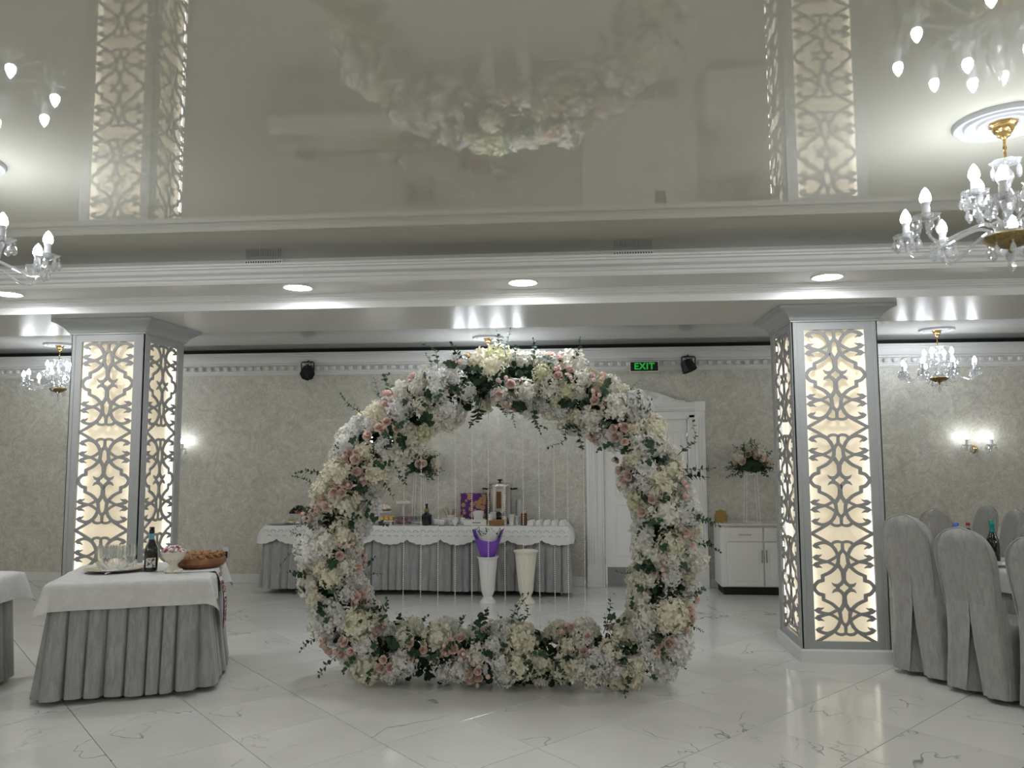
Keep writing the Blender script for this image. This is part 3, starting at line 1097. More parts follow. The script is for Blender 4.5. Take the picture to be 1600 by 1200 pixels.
# ------------------------------------------------------------------ cloth helpers
def skirt_mb(hx, hy, z0, z1, period, amp, flare, seed, dens=.009, rows=9, rc=.03):
    r = random.Random(seed)
    segs = [((-hx, -hy), (hx, -hy)), ((hx, -hy), (hx, hy)), ((hx, hy), (-hx, hy)), ((-hx, hy), (-hx, -hy))]
    pts = []
    for (a, b) in segs:
        L = math.hypot(b[0] - a[0], b[1] - a[1])
        n = max(2, int(L / dens))
        nx, ny = (b[1] - a[1]) / L, -(b[0] - a[0]) / L
        for k in range(n):
            f = k / n
            # blend the normal near the corners
            pts.append((a[0] + (b[0] - a[0]) * f, a[1] + (b[1] - a[1]) * f, nx, ny))
    N = len(pts)
    w = max(2, int(rc / dens))
    nm = []
    for i in range(N):
        sx = sum(pts[(i + k) % N][2] for k in range(-w, w + 1))
        sy = sum(pts[(i + k) % N][3] for k in range(-w, w + 1))
        L = math.hypot(sx, sy)
        nm.append((sx / L, sy / L))
    per = N * dens
    cuts = [0.0]
    while cuts[-1] < per - period * .6:
        cuts.append(cuts[-1] + period * r.uniform(.72, 1.28))
    sc_ = per / cuts[-1]
    cuts = [c * sc_ for c in cuts]
    amps = [amp * r.uniform(.7, 1.25) for _ in cuts]
    skew = [r.uniform(-.35, .35) for _ in cuts]
    ph = []
    j = 0
    for i in range(N):
        s = i * dens
        while j < len(cuts) - 2 and s >= cuts[j + 1]:
            j += 1
        ph.append((j, (s - cuts[j]) / (cuts[j + 1] - cuts[j])))

    def fn(i, row):
        h = row / (rows - 1)          # 0 bottom, 1 top
        j, p = ph[i]
        p = min(1, max(0, p))
        p2 = p ** (1 + skew[j] * (1 - h))
        g = min(p2, 1 - p2) / .11
        o = amps[j] * (min(1, g) ** .6 * .8 + .2 * math.sin(PI * p2)) * (1 - .62 * h) + flare * (1 - h) ** 1.15 - amps[j] * .2
        x, y, _, _ = pts[i]
        zz = z0 + (z1 - z0) * h + (0.006 * math.sin(i * .05) if row == 0 else 0)
        return (x + nm[i][0] * o, y + nm[i][1] * o, zz)
    return MB().grid(fn, N, rows, wrap=True)


def drape_mb(hx, hy, z, over, nx=60, ny=50, wav=.008, seed=0, oy=None, out0=.045, outk=.10):
    oy = over if oy is None else oy
    r = random.Random(seed)
    p1, p2 = r.uniform(0, 6), r.uniform(0, 6)

    def axis(n, h, ov):
        m = max(4, int(n * .22))
        a = [-(h + ov) + ov * k / m for k in range(m)]
        b = [-h + 2 * h * k / (n - 2 * m) for k in range(n - 2 * m)]
        c = [h + ov * k / (m - 1) for k in range(m)]
        return a + b + c
    ax, ay = axis(nx, hx, over), axis(ny, hy, oy)

    def fn(i, j):
        x, y = ax[i], ay[j]
        dx, dy = max(abs(x) - hx, 0), max(abs(y) - hy, 0)
        sx, sy = (1 if x > 0 else -1), (1 if y > 0 else -1)
        bx, by = max(-hx, min(hx, x)), max(-hy, min(hy, y))
        rr = math.hypot(dx, dy)
        if rr <= 1e-6:
            return (x, y, z + .0012 * math.sin(x * 17 + p1) * math.sin(y * 13 + p2))
        an = math.atan2(dy, dx)
        m = out0 * min(1, rr / .03) + outk * rr * (1 + 2.6 * math.sin(2 * an) ** 2)
        m += wav * math.sin((x if dy > dx else y) * 15 + p1) * min(1, rr / .08)
        m = min(m, rr * .97)
        drop = math.sqrt(max(rr * rr - m * m, 0)) * .98
        return (bx + sx * math.cos(an) * m, by + sy * math.sin(an) * m, z - drop)
    return MB().grid(fn, len(ax), len(ay))


def make_table(name, label, loc, rz, hx, hy, period, amp, flare, seed, z0=.03, dens=.009):
    t = thing(name, label, 'table', loc, rz)
    MB().box((0, 0, .735), (2 * hx, 2 * hy, .03), .004).build('table_top', 'wood', t, smooth=False)
    for sx in (-1, 1):
        for sy in (-1, 1):
            MB().lathe([(.016, 0), (.018, .01), (.018, .72)], 10).build('leg', 'steel', t, TR(sx * (hx - .06), sy * (hy - .06), 0))
    sk = skirt_mb(hx + .006, hy + .006, z0, .748, period, amp, flare, seed, dens).build('skirt', 'skirt', t, angle=75)
    return t


# left table with glasses and bread
LA = math.radians(20)


def lt(u, v, z=0.0):
    """left table: u along the front edge from its middle, v back from the front edge"""
    c, s = math.cos(LA), math.sin(LA)
    ox, oy = -2.945, 4.925
    return (ox + u * c - v * s, oy + u * s + v * c, z)


make_table('serving_table', 'small table with grey pleated velvet skirt, carrying glasses and bread', lt(0, .40), LA, .455, .385, .115, .066, .056, 3, dens=.006)
cl = drape_mb(.462, .392, .7535, .19, seed=2).build('tablecloth', 'cloth', None, TR(*lt(0, .40)) @ RZ(LA), angle=80)
tag(cl, 'plain white cloth over the small table with glasses and bread', 'tablecloth')
# table cut off at the left edge
make_table('side_table', 'grey skirted table cut off by the left edge of the picture', (-4.60, 4.72, 0), math.radians(4), .62, .45, .10, .03, .03, 5)
cl = drape_mb(.628, .458, .7535, .20, seed=5).build('tablecloth', 'cloth', None, TR(-4.60, 4.72, 0) @ RZ(math.radians(4)), angle=80)
tag(cl, 'plain white cloth over the table cut off at the left edge', 'tablecloth')
# buffet
BX, BY = -1.80, 8.76
make_table('buffet_table', 'long buffet table with grey gathered skirt by the back wall', (BX, BY, 0), 0, 1.70, .275, .098, .055, .02, 8, z0=.06, dens=.010)
ZT = .757


def lace_cloth():
    hx, hy = 1.712, .288
    mb = MB()
    mb.box((0, 0, .7535), (2 * hx, 2 * hy, .006), .002)
    n = 260
    per = 0.372

    def hem(s):
        p = (s / per) % 1.0
        return .135 + .055 * abs(math.sin(PI * p)) ** .8 + .010 * abs(math.sin(PI * p * 5))
    path = []
    for k in range(31):
        path.append((-hx, hy - 2 * hy * k / 30, -1, 0))
    for k in range(n + 1):
        path.append((-hx + 2 * hx * k / n, -hy, 0, -1))
    for k in range(31):
        path.append((hx, -hy + 2 * hy * k / 30, 1, 0))
    S = [0]
    for a, b in zip(path, path[1:]):
        S.append(S[-1] + math.hypot(b[0] - a[0], b[1] - a[1]))

    def fn(i, j):
        x, y, nx, ny = path[i]
        f = j / 6
        o = .074 * math.sin(min(1, f * 1.6) * PI / 2) + .010 * f * math.sin(S[i] * 14)
        return (x + nx * o, y + ny * o, .756 - hem(S[i]) * f)
    mb.grid(fn, len(path), 7)
    return mb, path, S, hem


mb, path, S, hem = lace_cloth()
lc = mb.build('lace_tablecloth', 'lace', None, TR(BX, BY, 0), angle=60)
tag(lc, 'white lace cloth with scalloped hem on the long buffet', 'tablecloth')
cw = MB()
k = 0
x = -1.66
while x < 1.68:
    for (dz, r_) in ((.062, .030), (.098, .018)):
        pts = [(x + (0 if r_ > .02 else .042) + r_ * math.cos(a), -.288 - .080, .756 - dz - (0 if r_ > .02 else .01) + r_ * math.sin(a) * .8) for a in [PI * q / 8 for q in range(9)]]
        cw.tube(pts, .0026, 4)
    x += .085
o = cw.build('cutwork', 'cutwork', lc)
o['kind'] = 'stuff'


# ------------------------------------------------------------------ chairs in fabric covers
def chair_parts():
    # backrest cover: domed slab leaning back, one loft of closed outlines
    # backrest: cross sections by height
    NB = 40

    def bsec(row):
        rows = 26
        f = row / rows
        z = .47 + (1.085 - .47) * f
        # half width over height: straight then dome
        zt = 1.085
        d = zt - z
        R = .198
        if d < R:
            w = math.sqrt(max(R * R - (R - d) ** 2, 0))
        else:
            w = R - .022 * min(1, max(0, (.82 - z) / .3))
        w = max(w, .012)
        th = .048 * (1 if d > .06 else max(.25, (d / .06) ** .5))
        yc = -.205 - .115 * f
        return z, w, th, yc
    mb = MB()

    def fnb(i, row):
        z, w, th, yc = bsec(row)
        a = 2 * PI * i / NB
        c, s = math.cos(a), math.sin(a)
        x = w * math.copysign(abs(c) ** .35, c)
        y = th * math.copysign(abs(s) ** .8, s)
        # the back panel is slightly hollow, as stretched cloth
        y += .010 * (1 - min(1, (x / max(w, .02)) ** 2)) * (-1 if s > 0 else .4)
        return (x, yc + y, z)
    mb.grid(fnb, NB, 27, wrap=True)
    mb.f.append(tuple(26 * NB + k for k in range(NB))); mb.m.append(0)
    back = mb.mesh('backrest_cover', 'cover', angle=75)
    # piping along the edge of the back panel
    pp = []
    for row in list(range(4, 27)):
        z, w, th, yc = bsec(row)
        pp.append((w * .93, yc - th * .82, z))
    pp = pp + [(-x, y, z) for x, y, z in pp[::-1]]
    pip = MB().tube(pp, .0045, 5).mesh('piping', 'cover')
    # seat with skirt to the floor
    NS = 120

    def per(i):
        a = 2 * PI * i / NS
        c, s = math.cos(a), math.sin(a)
        e = .42
        return math.copysign(abs(c) ** e, c), math.copysign(abs(s) ** e, s), a
    zs = [.035, .10, .18, .27, .35, .42, .455, .475, .482]
    mb = MB()

    def fns(i, row):
        u, v, a = per(i)
        z = zs[row]
        f = max(0, (.46 - z) / .43)
        hx, hy = .196 + .020 * f, .222 + .020 * f
        if row == 7:
            hx, hy = .188, .212
        if row == 8:
            hx, hy = .06, .07
        x, y = u * hx, v * hy + .0
        if row < 6:
            if v < -.5:
                y -= .02 * f
            wv = .010 * f * math.sin(a * 9 + 1.2) + .006 * f * math.sin(a * 17)
            x += u * wv; y += v * wv
            # inverted pleat in the middle of the back
            if v < -.8:
                ww = .012 + .055 * f
                d = abs(x - .004) / ww
                if d < 1:
                    y += .075 * (1 - d) ** .7 * min(1, f * 2.2 + .15)
        return (x, y, z + (.006 * math.sin(a * 5) if row == 0 else 0))
    mb.grid(fns, NS, len(zs), wrap=True)
    mb.f.append(tuple(8 * NS + k for k in range(NS))); mb.m.append(0)
    seat = mb.mesh('seat_skirt', 'cover', angle=60)
    # cloth that closes the gap from back panel to back skirt, parted by the pleat
    mb = MB()
    for s in (-1, 1):
        def fnc(i, j):
            f = j / 8
            z = .64 - .605 * f
            g = max(0, f - .26) / .74
            lo, hi = .0015 + .052 * g ** 1.1, .186 + .026 * f
            x = lo + (hi - lo) * i / 10
            e = i / 10
            bz = -.205 - .115 * (z - .47) / .615 - .046      # the line of the back panel carried on down
            yb = bz * (1 - f) ** 1.5 + (-.262) * (1 - (1 - f) ** 1.5) - .004
            yb -= .016 * math.sin(PI * min(1, f * 1.05)) ** 2 * (1 - e * e)
            yb += .006 * math.sin(i * .9 + s) * f
            yb += (.0, .012, .085)[max(0, i - 8)]
            if f == 0:
                yb += .012
            return (s * x, yb, z)
        mb.grid(fnc, 11, 9)
    flap = mb.mesh('back_flap', 'cover', angle=70)
    leg = MB().lathe([(.011, 0), (.012, .004), (.012, .44)], 8).mesh('leg', 'chrome')
    return back, pip, seat, flap, leg


CH_BACK, CH_PIPE, CH_SEAT, CH_FLAP, CH_LEG = chair_parts()


def make_chair(label, x, y, rz, s=1.0):
    t = thing('covered_chair', label, 'chair', (x, y, 0), rz, 'chairs in white fabric covers')
    t.scale = (1, 1, s)
    b = put('backrest_cover', CH_BACK, t)
    put('piping', CH_PIPE, b)
    put('seat_skirt', CH_SEAT, t)
    put('back_flap', CH_FLAP, t)
    for sx in (-1, 1):
        for sy in (-1, 1):
            put('leg', CH_LEG, t, TR(sx * .155, sy * .165, 0))
    return t


EN = math.radians(-60)
make_chair('covered chair nearest the right column, its pleated back towards the viewer', 2.585, 5.80, math.radians(-60), 1.045)
make_chair('covered chair in front of the wine bottle, pleated back towards the viewer', 2.765, 5.385, math.radians(-60), 1.0)
make_chair('covered chair cut off by the right edge of the picture', 3.01, 5.00, math.radians(-60), .99)
make_chair('covered chair at the head of the dining table, behind the first two chairs', 3.17, 6.47, math.radians(-150), 1.0)
make_chair('covered chair far behind the teal-topped bottle, partly hidden by the next one', 3.50, 7.52, math.radians(84), .985)
make_chair('covered chair behind the teal-topped bottle, second in the far row', 3.47, 7.02, math.radians(80), .985)
make_chair('covered chair at the right edge of the far row, nearest of that row', 3.69, 6.52, math.radians(75), .985)

# dining table between the chairs
E1, N1 = Vector((.5, -.866, 0)), Vector((.866, .5, 0))
DP = Vector((2.755, 5.95, 0))
DC = DP + E1 * 1.0 + N1 * .42
make_table('dining_table', 'white-topped dining table with grey skirt beside the covered chairs', tuple(DC), EN, 1.0, .40, .12, .02, .01, 9)
cl = drape_mb(1.006, .406, .7535, .155, seed=7, out0=.03, outk=.05).build('tablecloth', 'cloth', None, TR(*DC) @ RZ(EN), angle=80)
tag(cl, 'plain white cloth over the dining table beside the covered chairs', 'tablecloth')


# ------------------------------------------------------------------ bottles, glasses and other table things
def sparkling(name, label, loc, foil, rz=0.0, s=1.0, lab=True):
    t = thing(name, label, 'bottle', loc, rz)
    t.scale = (s, s, s)
    MB().lathe([(.001, .004), (.030, .0), (.043, .004), (.0445, .02), (.0445, .13), (.040, .165), (.026, .20), (.0175, .225), (.0155, .25), (.0155, .262)], 24).build('body', 'bottle', t)
    MB().lathe([(.0192, .222), (.0165, .25), (.0170, .268), (.0195, .272), (.0195, .280), (.0170, .284), (.0175, .302), (.014, .307), (.001, .308)], 18).build('foil', foil, t)
    if foil == 'bottle':
        MB().lathe([(.0200, .221), (.0178, .240), (.0176, .262)], 18, cap=False).build('neck_band', 'bluefoil', t)
    if lab:
        lb = MB()
        n = 10
        V = []
        for z in (.028, .095):
            for k in range(n + 1):
                a = -PI / 2 - .6 + 1.5 * k / n
                V.append((.0452 * math.cos(a), .0452 * math.sin(a), z))
        lb.add(V, [(k, k + 1, n + 2 + k, n + 1 + k) for k in range(n)])
        lb.build('label', 'paperlabel', t)
    return t


FLUTE_ME = lathe_mesh('wine_glass', [(.030, 0), (.030, .002), (.008, .005), (.0035, .012), (.0035, .07), (.008, .078), (.020, .090), (.027, .112), (.0275, .135), (.023, .170),
                                     (.0222, .170), (.0265, .135), (.026, .112), (.019, .092), (.001, .082)], 'glass', 16, cap=False)
TUMBLER_ME = lathe_mesh('goblet', [(.028, 0), (.028, .002), (.006, .006), (.0045, .03), (.012, .040), (.030, .055), (.034, .075), (.031, .11), (.030, .11), (.032, .075), (.028, .058), (.001, .044)], 'glass', 14, cap=False)


def simple(name, me, label, cat, loc, group=None, rz=0, s=1.0):
    o = put(name, me, None, TR(*loc) @ RZ(rz) @ SC(s))
    return tag(o, label, cat, group)


# left table things
tr = thing('serving_tray', 'oval silver tray under the wine glasses on the left table', 'tray', (-3.245, 5.23, ZT), LA)
MB().lathe([(.001, .002), (.155, .002), (.185, .014), (.205, .020), (.206, .023), (.184, .018), (.153, .006), (.001, .006)], 40, X=SC(1, .72, 1), cap=False).build('plate', 'steel', tr)
# white gauze under the glasses, ruffled
ga = MB()
for k in range(14):
    a = 2 * PI * k / 14 + rng.uniform(-.15, .15)
    r0, r1 = .02, rng.uniform(.12, .17)
    hgt = rng.uniform(.03, .075)

    def fg(i, j, a=a, r0=r0, r1=r1, hgt=hgt):
        u, v = i / 6 - .5, j / 6
        r = r0 + (r1 - r0) * v
        aa = a + u * .75 * (1 - .55 * v * v)
        z = .004 + hgt * v * v + .016 * math.sin(u * 9 + a * 3) * v
        return (r * math.cos(aa), r * math.sin(aa) * .74, z)
    ga.grid(fg, 7, 7)
gz = ga.build('gauze_ruffle', 'gauze', None, TR(-3.245, 5.23, ZT + .008) @ RZ(LA), angle=80)
tag(gz, 'ruffled white gauze around the glasses on the tray', 'gauze')
spots = [(-.105, .0), (-.07, -.045), (-.06, .045), (-.022, -.055), (-.018, .0), (-.012, .06), (.03, -.05), (.035, .045), (.07, -.015), (.105, .02)]
for i, (u, v) in enumerate(spots):
    c, s = math.cos(LA), math.sin(LA)
    simple('wine_glass', FLUTE_ME, 'clear wine glass on the silver tray, %s counted from the left' % ORD[i], 'glass', (-3.245 + u * c - v * s, 5.23 + u * s + v * c, ZT + .010), 'wine glasses on the silver tray')
# cloth point of a napkin over the tray rim
nk = MB()


def fnk(i, j):
    u, v = i / 8 - .5, j / 8
    w = .13 * (1 - v) + .004
    return (u * w, -.085 - .075 * v, .026 - .020 * v + .004 * math.sin(u * 8))


nk.grid(fnk, 9, 9)
nk_ = nk.build('napkin', 'cloth', None, TR(-3.245, 5.23, ZT) @ RZ(LA - .2), angle=80)
tag(nk_, 'white napkin corner hanging over the rim of the silver tray', 'napkin')
sparkling('sparkling_wine', 'dark sparkling wine bottle with blue neck band on the left table', (-3.00, 5.255, ZT), 'bottle', LA)

bw = thing('pedestal_bowl', 'cream footed china bowl on the left table in front of the bread', 'bowl', (-2.815, 5.22, ZT))
MB().lathe([(.056, 0), (.058, .008), (.046, .022), (.030, .038), (.026, .050), (.032, .056), (.036, .062), (.062, .082), (.078, .110), (.084, .135), (.087, .138), (.084, .140), (.074, .112), (.055, .085), (.001, .072)],
           32, flute=.015, nfl=16, cap=False).build('body', 'cream_china', bw)
ft_ = MB()
for k in range(5):
    a = 2 * PI * k / 5 + .3
    ft_.ball((.052 * math.cos(a), .052 * math.sin(a), .009), .013, 8, 6)
ft_.build('scroll_feet', 'cream_china', bw)
MB().lathe([(.0575, .085), (.063, .083), (.0635, .086), (.058, .088)], 32, cap=False).build('gilt_line', 'gold', bw)
hp = MB()
for k in range(34):
    a, r = rng.uniform(0, 2 * PI), .07 * math.sqrt(rng.random())
    hp.ball((r * math.cos(a), r * math.sin(a), .132 + .045 * (1 - (r / .075) ** 2) + rng.uniform(-.006, .006)), rng.uniform(.011, .018), 6, 4, sq=.8)
hp = hp.build('sweets', 'candy', None, TR(-2.815, 5.22, ZT))
tag(hp, 'heap of pink and white sweets in the footed bowl', 'sweets', None, 'stuff')

bd_ = thing('round_bread', 'round braided brown festive bread on the left table', 'bread', (-2.745, 5.47, ZT), .4)
MB().lathe([(.001, .0), (.13, .0), (.165, .012), (.182, .036), (.176, .062), (.150, .086), (.10, .096), (.05, .09), (.001, .086)], 40).build('loaf', 'bread', bd_)
for k in range(16):
    a = 2 * PI * k / 16
    pts = [((.150 + .016 * math.sin(q * .8)) * math.cos(a + q * .035), (.150 + .016 * math.sin(q * .8)) * math.sin(a + q * .035), .084 + .012 * math.cos(q * .8)) for q in range(-6, 7)]
    MB().tube(pts, [.010 - .0009 * abs(q) for q in range(-6, 7)], 6).build('braid', 'bread2', bd_)
for k in range(7):
    a = 2 * PI * k / 7
    MB().ball((.06 * math.cos(a), .06 * math.sin(a), .096), .026, 8, 6, sq=.55).build('dough_leaf', 'bread2', bd_)
MB().ball((0, 0, .10), .03, 8, 6, sq=.7).build('dough_rose', 'bread2', bd_)
# embroidered towel hanging over the right side of the table
tw = MB()


def ftw(i, j):
    u = (i / 12 - .5) * .26
    s = j / 22 * .66 - .24
    if s < 0:
        return (s, u, .7575)
    dz = s
    return (.048 + .055 * math.sin(min(1, s / .25) * PI / 2) + .008 * math.sin(u * 40) * min(1, s / .1), u * (1 - .25 * s), .7575 - dz * .97)


tw.grid(ftw, 13, 23)
for idx, f in enumerate(tw.f):
    j = idx // 12
    tw.m[idx] = 1 if j in (9, 11, 12, 13, 15, 16, 17, 18, 19, 20) else 0
X0, Y0, _ = lt(.462, .31)
tw_ = tw.build('embroidered_towel', ['towel', 'embroid'], None, TR(X0, Y0, 0) @ RZ(LA), angle=80)
tag(tw_, 'white towel with red embroidery hanging off the right end of the small table', 'towel')

# right table things
simple_loc = lambda a, b, z=ZT: tuple(DP + E1 * a + N1 * b + Vector((0, 0, z)))
sparkling('wine_bottle', 'dark wine bottle with teal foil top on the dining table', (3.075, 5.985, ZT), 'teal', 0, 1.0, False)
t = thing('cola_bottle', 'dark soft drink bottle with red cap, behind the second covered chair', 'bottle', (3.02, 6.22, ZT))
MB().lathe([(.001, .002), (.036, 0), (.038, .01), (.036, .06), (.038, .10), (.038, .15), (.030, .185), (.016, .215), (.013, .225)], 18).build('body', 'bottle', t)
MB().lathe([(.0135, .223), (.0125, .232), (.0125, .245)], 14).build('neck', 'glass', t)
MB().lathe([(.0155, .243), (.0155, .262), (.013, .265), (.001, .265)], 14).build('cap', 'red', t)
for k, (x_, y_, lab) in enumerate(((2.905, 6.19, 'clear water bottle with blue cap, nearest the first covered chair'), (2.925, 6.27, 'clear water bottle with blue cap, beside the red-capped bottle'))):
    t = thing('water_bottle', lab, 'bottle', (x_ + .03 * k, y_ - .01, ZT), 0, 'water bottles on the dining table')
    MB().lathe([(.001, .002), (.030, 0), (.032, .01), (.032, .15), (.024, .19), (.013, .215), (.0125, .24)], 16).build('body', 'glass', t)
    MB().lathe([(.016, .236), (.016, .258), (.013, .262), (.001, .262)], 12).build('cap', 'blue', t)
fr_ = thing('fruit_dish', 'footed dish on the dining table behind the second chair', 'dish', (2.86, 6.03, ZT))
MB().lathe([(.05, 0), (.05, .006), (.012, .02), (.012, .10), (.05, .12), (.12, .135), (.125, .140), (.05, .128), (.001, .122)], 24, cap=False).build('body', 'glass', fr_)
ORANGE = MB().ball((0, 0, 0), .034, 12, 8).mesh('orange', 'orange')
for k in range(7):
    a = 2 * PI * k / 6
    r = .07 if k < 6 else 0
    simple('orange', ORANGE, 'orange fruit in the footed dish, ' + ('%s round the rim' % ORD[k] if k < 6 else 'topmost of the pile'), 'fruit',
           (2.86 + r * math.cos(a), 6.03 + r * math.sin(a), ZT + (.168 if k < 6 else .205)), 'oranges in the dish')
PLATE_ME = lathe_mesh('plate', [(.001, .004), (.065, .003), (.075, .006), (.115, .016), (.117, .019), (.075, .010), (.001, .008)], 'porcelain', 28, cap=False)
for k, (a, b, lab) in enumerate(((.22, .12, 'white plate on the dining table before the first covered chair'), (.62, .12, 'white plate on the dining table beside the wine glasses'),
                                 (1.0, .13, 'white plate on the dining table near the right edge'))):
    p = DP + E1 * a + N1 * b
    simple('plate', PLATE_ME, lab, 'plate', (p.x, p.y, ZT), 'plates on the dining table')
for k, (x_, y_, lab, me) in enumerate(((3.10, 5.70, 'stemmed wine glass nearest the edge of the dining table', TUMBLER_ME), (3.17, 5.83, 'stemmed wine glass right of the wine bottle', FLUTE_ME),
                                       (3.24, 5.76, 'second stemmed wine glass right of the wine bottle', FLUTE_ME), (3.22, 5.92, 'stemmed wine glass behind the others on the dining table', FLUTE_ME),
                                       (3.30, 5.62, 'stemmed wine glass at the right edge of the picture', TUMBLER_ME), (3.16, 5.58, 'low goblet in front of the wine glasses', TUMBLER_ME))):
    simple('wine_glass', me, lab, 'glass', (x_, y_, ZT), 'wine glasses on the dining table', 0, 1.05)

# ------------------------------------------------------------------ buffet things
BZ = .758


def cake_stand(label, x, y, h, r, deco):
    t = thing('cake_stand', label, 'cake stand', (x, y, BZ))
    MB().lathe([(.055, 0), (.052, .008), (.016, .016), (.011, .04), (.011, h - .03), (.03, h - .012), (r, h - .004), (r, h + .008), (r - .012, h), (.001, h)], 28, cap=False).build('stand', 'porcelain', t)
    return t


def place(name, me, label, cat, x, y, z, group, rz=0.0, s=1.0):
    return simple(name, me, label, cat, (x, y, z), group, rz, s)


def heap(name, m, label, cat, x, y, z, R, hh, n, rb, sq=1.0, mats=None):
    mb = MB()
    for k in range(n):
        a, r = rng.uniform(0, 2 * PI), R * math.sqrt(rng.random())
        mb.ball((r * math.cos(a), r * math.sin(a), rb * .7 + hh * (1 - (r / R) ** 2) * rng.uniform(.5, 1)), rb * rng.uniform(.8, 1.15), 7, 5, mi=rng.randrange(len(m)), sq=sq)
    o = mb.build(name, m, None, TR(x, y, z))
    return tag(o, label, cat, None, 'stuff')


# left end: two-tier fruit stand
t = thing('tiered_stand', 'two-tier fruit stand at the left end of the buffet', 'stand', (-3.21, 8.76, BZ))
MB().lathe([(.14, 0), (.17, .012), (.172, .016), (.13, .006), (.012, .006), (.010, .105), (.10, .100), (.145, .112), (.147, .116), (.10, .106), (.001, .106)], 32, cap=False).build('tiers', 'porcelain', t)
heap('black_grapes', ['grape', 'greengrape', 'grape'], 'black and green grapes on the upper tier at the buffet end', 'grapes', -3.22, 8.77, BZ + .108, .105, .075, 70, .016)
heap('red_berries', ['redfruit'], 'red fruit slices at the front of the upper tier', 'fruit', -3.17, 8.67, BZ + .112, .05, .015, 14, .014)
SLICE_ME = MB().box((0, 0, .012), (.045, .03, .024), .005).box((0, 0, .028), (.04, .026, .008), .003, 1).mesh('cake_slice', ['meringue', 'pastry'], smooth=False)
for k in range(9):
    a = 2 * PI * k / 9
    place('cake_slice', SLICE_ME, 'cream and yellow cake slice on the lower fruit tier, %s round the ring' % ORD[k], 'cake', -3.21 + .115 * math.cos(a), 8.76 + .115 * math.sin(a), BZ + .0085, 'cake slices on the lower tier', a)
gt = MB().lathe([(.001, 0), (.10, 0), (.16, .008), (.162, .012), (.10, .004), (.001, .004)], 24, X=SC(.92, .5, 1), cap=False)
o = gt.build('silver_tray', 'steel', None, TR(-3.345, 8.57, BZ))
tag(o, 'shallow silver tray at the left end of the buffet', 'tray')

# pastries right of the arch side
cake_stand('cake stand with caramel meringue cakes on the buffet', -2.245, 8.78, .135, .125, 0)
PUFF_ME = MB().lathe([(.030, 0), (.032, .02), (.030, .03)], 12, 0).lathe([(.032, .03), (.034, .04), (.024, .05), (.016, .062), (.001, .07)], 12, 1).mesh('meringue_cake', ['cake_brown', 'meringue'])
for k in range(11):
    ring = 7 if k < 7 else 4
    a = 2 * PI * (k if k < 7 else k - 7) / ring
    r = .085 if k < 7 else .038
    place('meringue_cake', PUFF_ME, 'caramel meringue cake on the low cake stand, %s of the %s ring' % (ORD[k if k < 7 else k - 7], 'outer' if k < 7 else 'inner'), 'cake', -2.245 + r * math.cos(a), 8.78 + r * math.sin(a), BZ + .1355 + (.0 if k < 7 else .0), 'meringue cakes on the stand', a, 1.0 if k < 7 else 1.25)
cake_stand('taller white cake stand with flat cakes on the buffet', -2.015, 8.90, .225, .105, 0)
FLAT_ME = MB().lathe([(.022, 0), (.024, .008), (.020, .016), (.001, .018)], 12).mesh('flat_cake', 'meringue')
for k in range(6):
    a = 2 * PI * k / 6
    place('flat_cake', FLAT_ME, 'small flat white cake on the tallest cake stand, %s round the ring' % ORD[k], 'cake', -2.015 + .065 * math.cos(a), 8.90 + .065 * math.sin(a), BZ + .2255, 'flat white cakes')
# long footed plate of yellow pastries
t = thing('footed_plate', 'long white footed plate of yellow pastries on the buffet', 'plate', (-2.19, 8.62, BZ))
MB().box((0, 0, .045), (.30, .16, .010), .004).build('board', 'porcelain', t, smooth=False)
for s in (-1, 1):
    MB().box((s * .11, 0, .020), (.02, .12, .040), .003).build('foot', 'porcelain', t, smooth=False)
PAST_ME = MB().box((0, 0, .022), (.05, .045, .044), .008).mesh('pastry', 'pastry')
for k in range(10):
    place('pastry', PAST_ME, 'yellow pastry on the footed plate, %s from the left in the %s row' % (ORD[k % 5], ('front', 'rear')[k // 5]), 'pastry', -2.30 + (k % 5) * .055, 8.59 + (k // 5) * .055, BZ + .0505, 'yellow pastries', 0, 1.0)
heap('pink_sweets', ['pink'], 'pink sweets heaped beside the cake stands', 'sweets', -1.98, 8.80, BZ + .0, .095, .10, 40, .017)
# rows of stemmed glasses
for k in range(18):
    x_, y_ = -2.02 + (k % 6) * .052, 8.55 + (k // 6) * .062
    place('goblet', TUMBLER_ME, 'small clear goblet on the buffet, %s from the left in the %s row' % (ORD[k % 6], ('front', 'middle', 'rear')[k // 6]), 'glass', x_ + .01 * (k // 6), y_, BZ, 'goblets beside the dark liquor bottle', 0, .85)
# liquor bottle
t = thing('liquor_bottle', 'dark round-shouldered liquor bottle with tall stopper on the buffet', 'bottle', (-1.668, 8.56, BZ))
MB().lathe([(.001, .002), (.044, 0), (.050, .006), (.052, .03), (.060, .09), (.058, .115), (.040, .130), (.022, .140), (.016, .150)], 24).build('body', 'cognac', t)
MB().lathe([(.018, .138), (.026, .150), (.030, .165), (.024, .180), (.015, .186)], 16).build('collar', 'goldold', t)
MB().lathe([(.014, .184), (.013, .215), (.015, .222), (.015, .240), (.001, .241)], 14).build('stopper', 'cognac', t)
MB().lathe([(.0575, .045), (.0605, .075)], 24, cap=False).build('label', 'bottle', t)
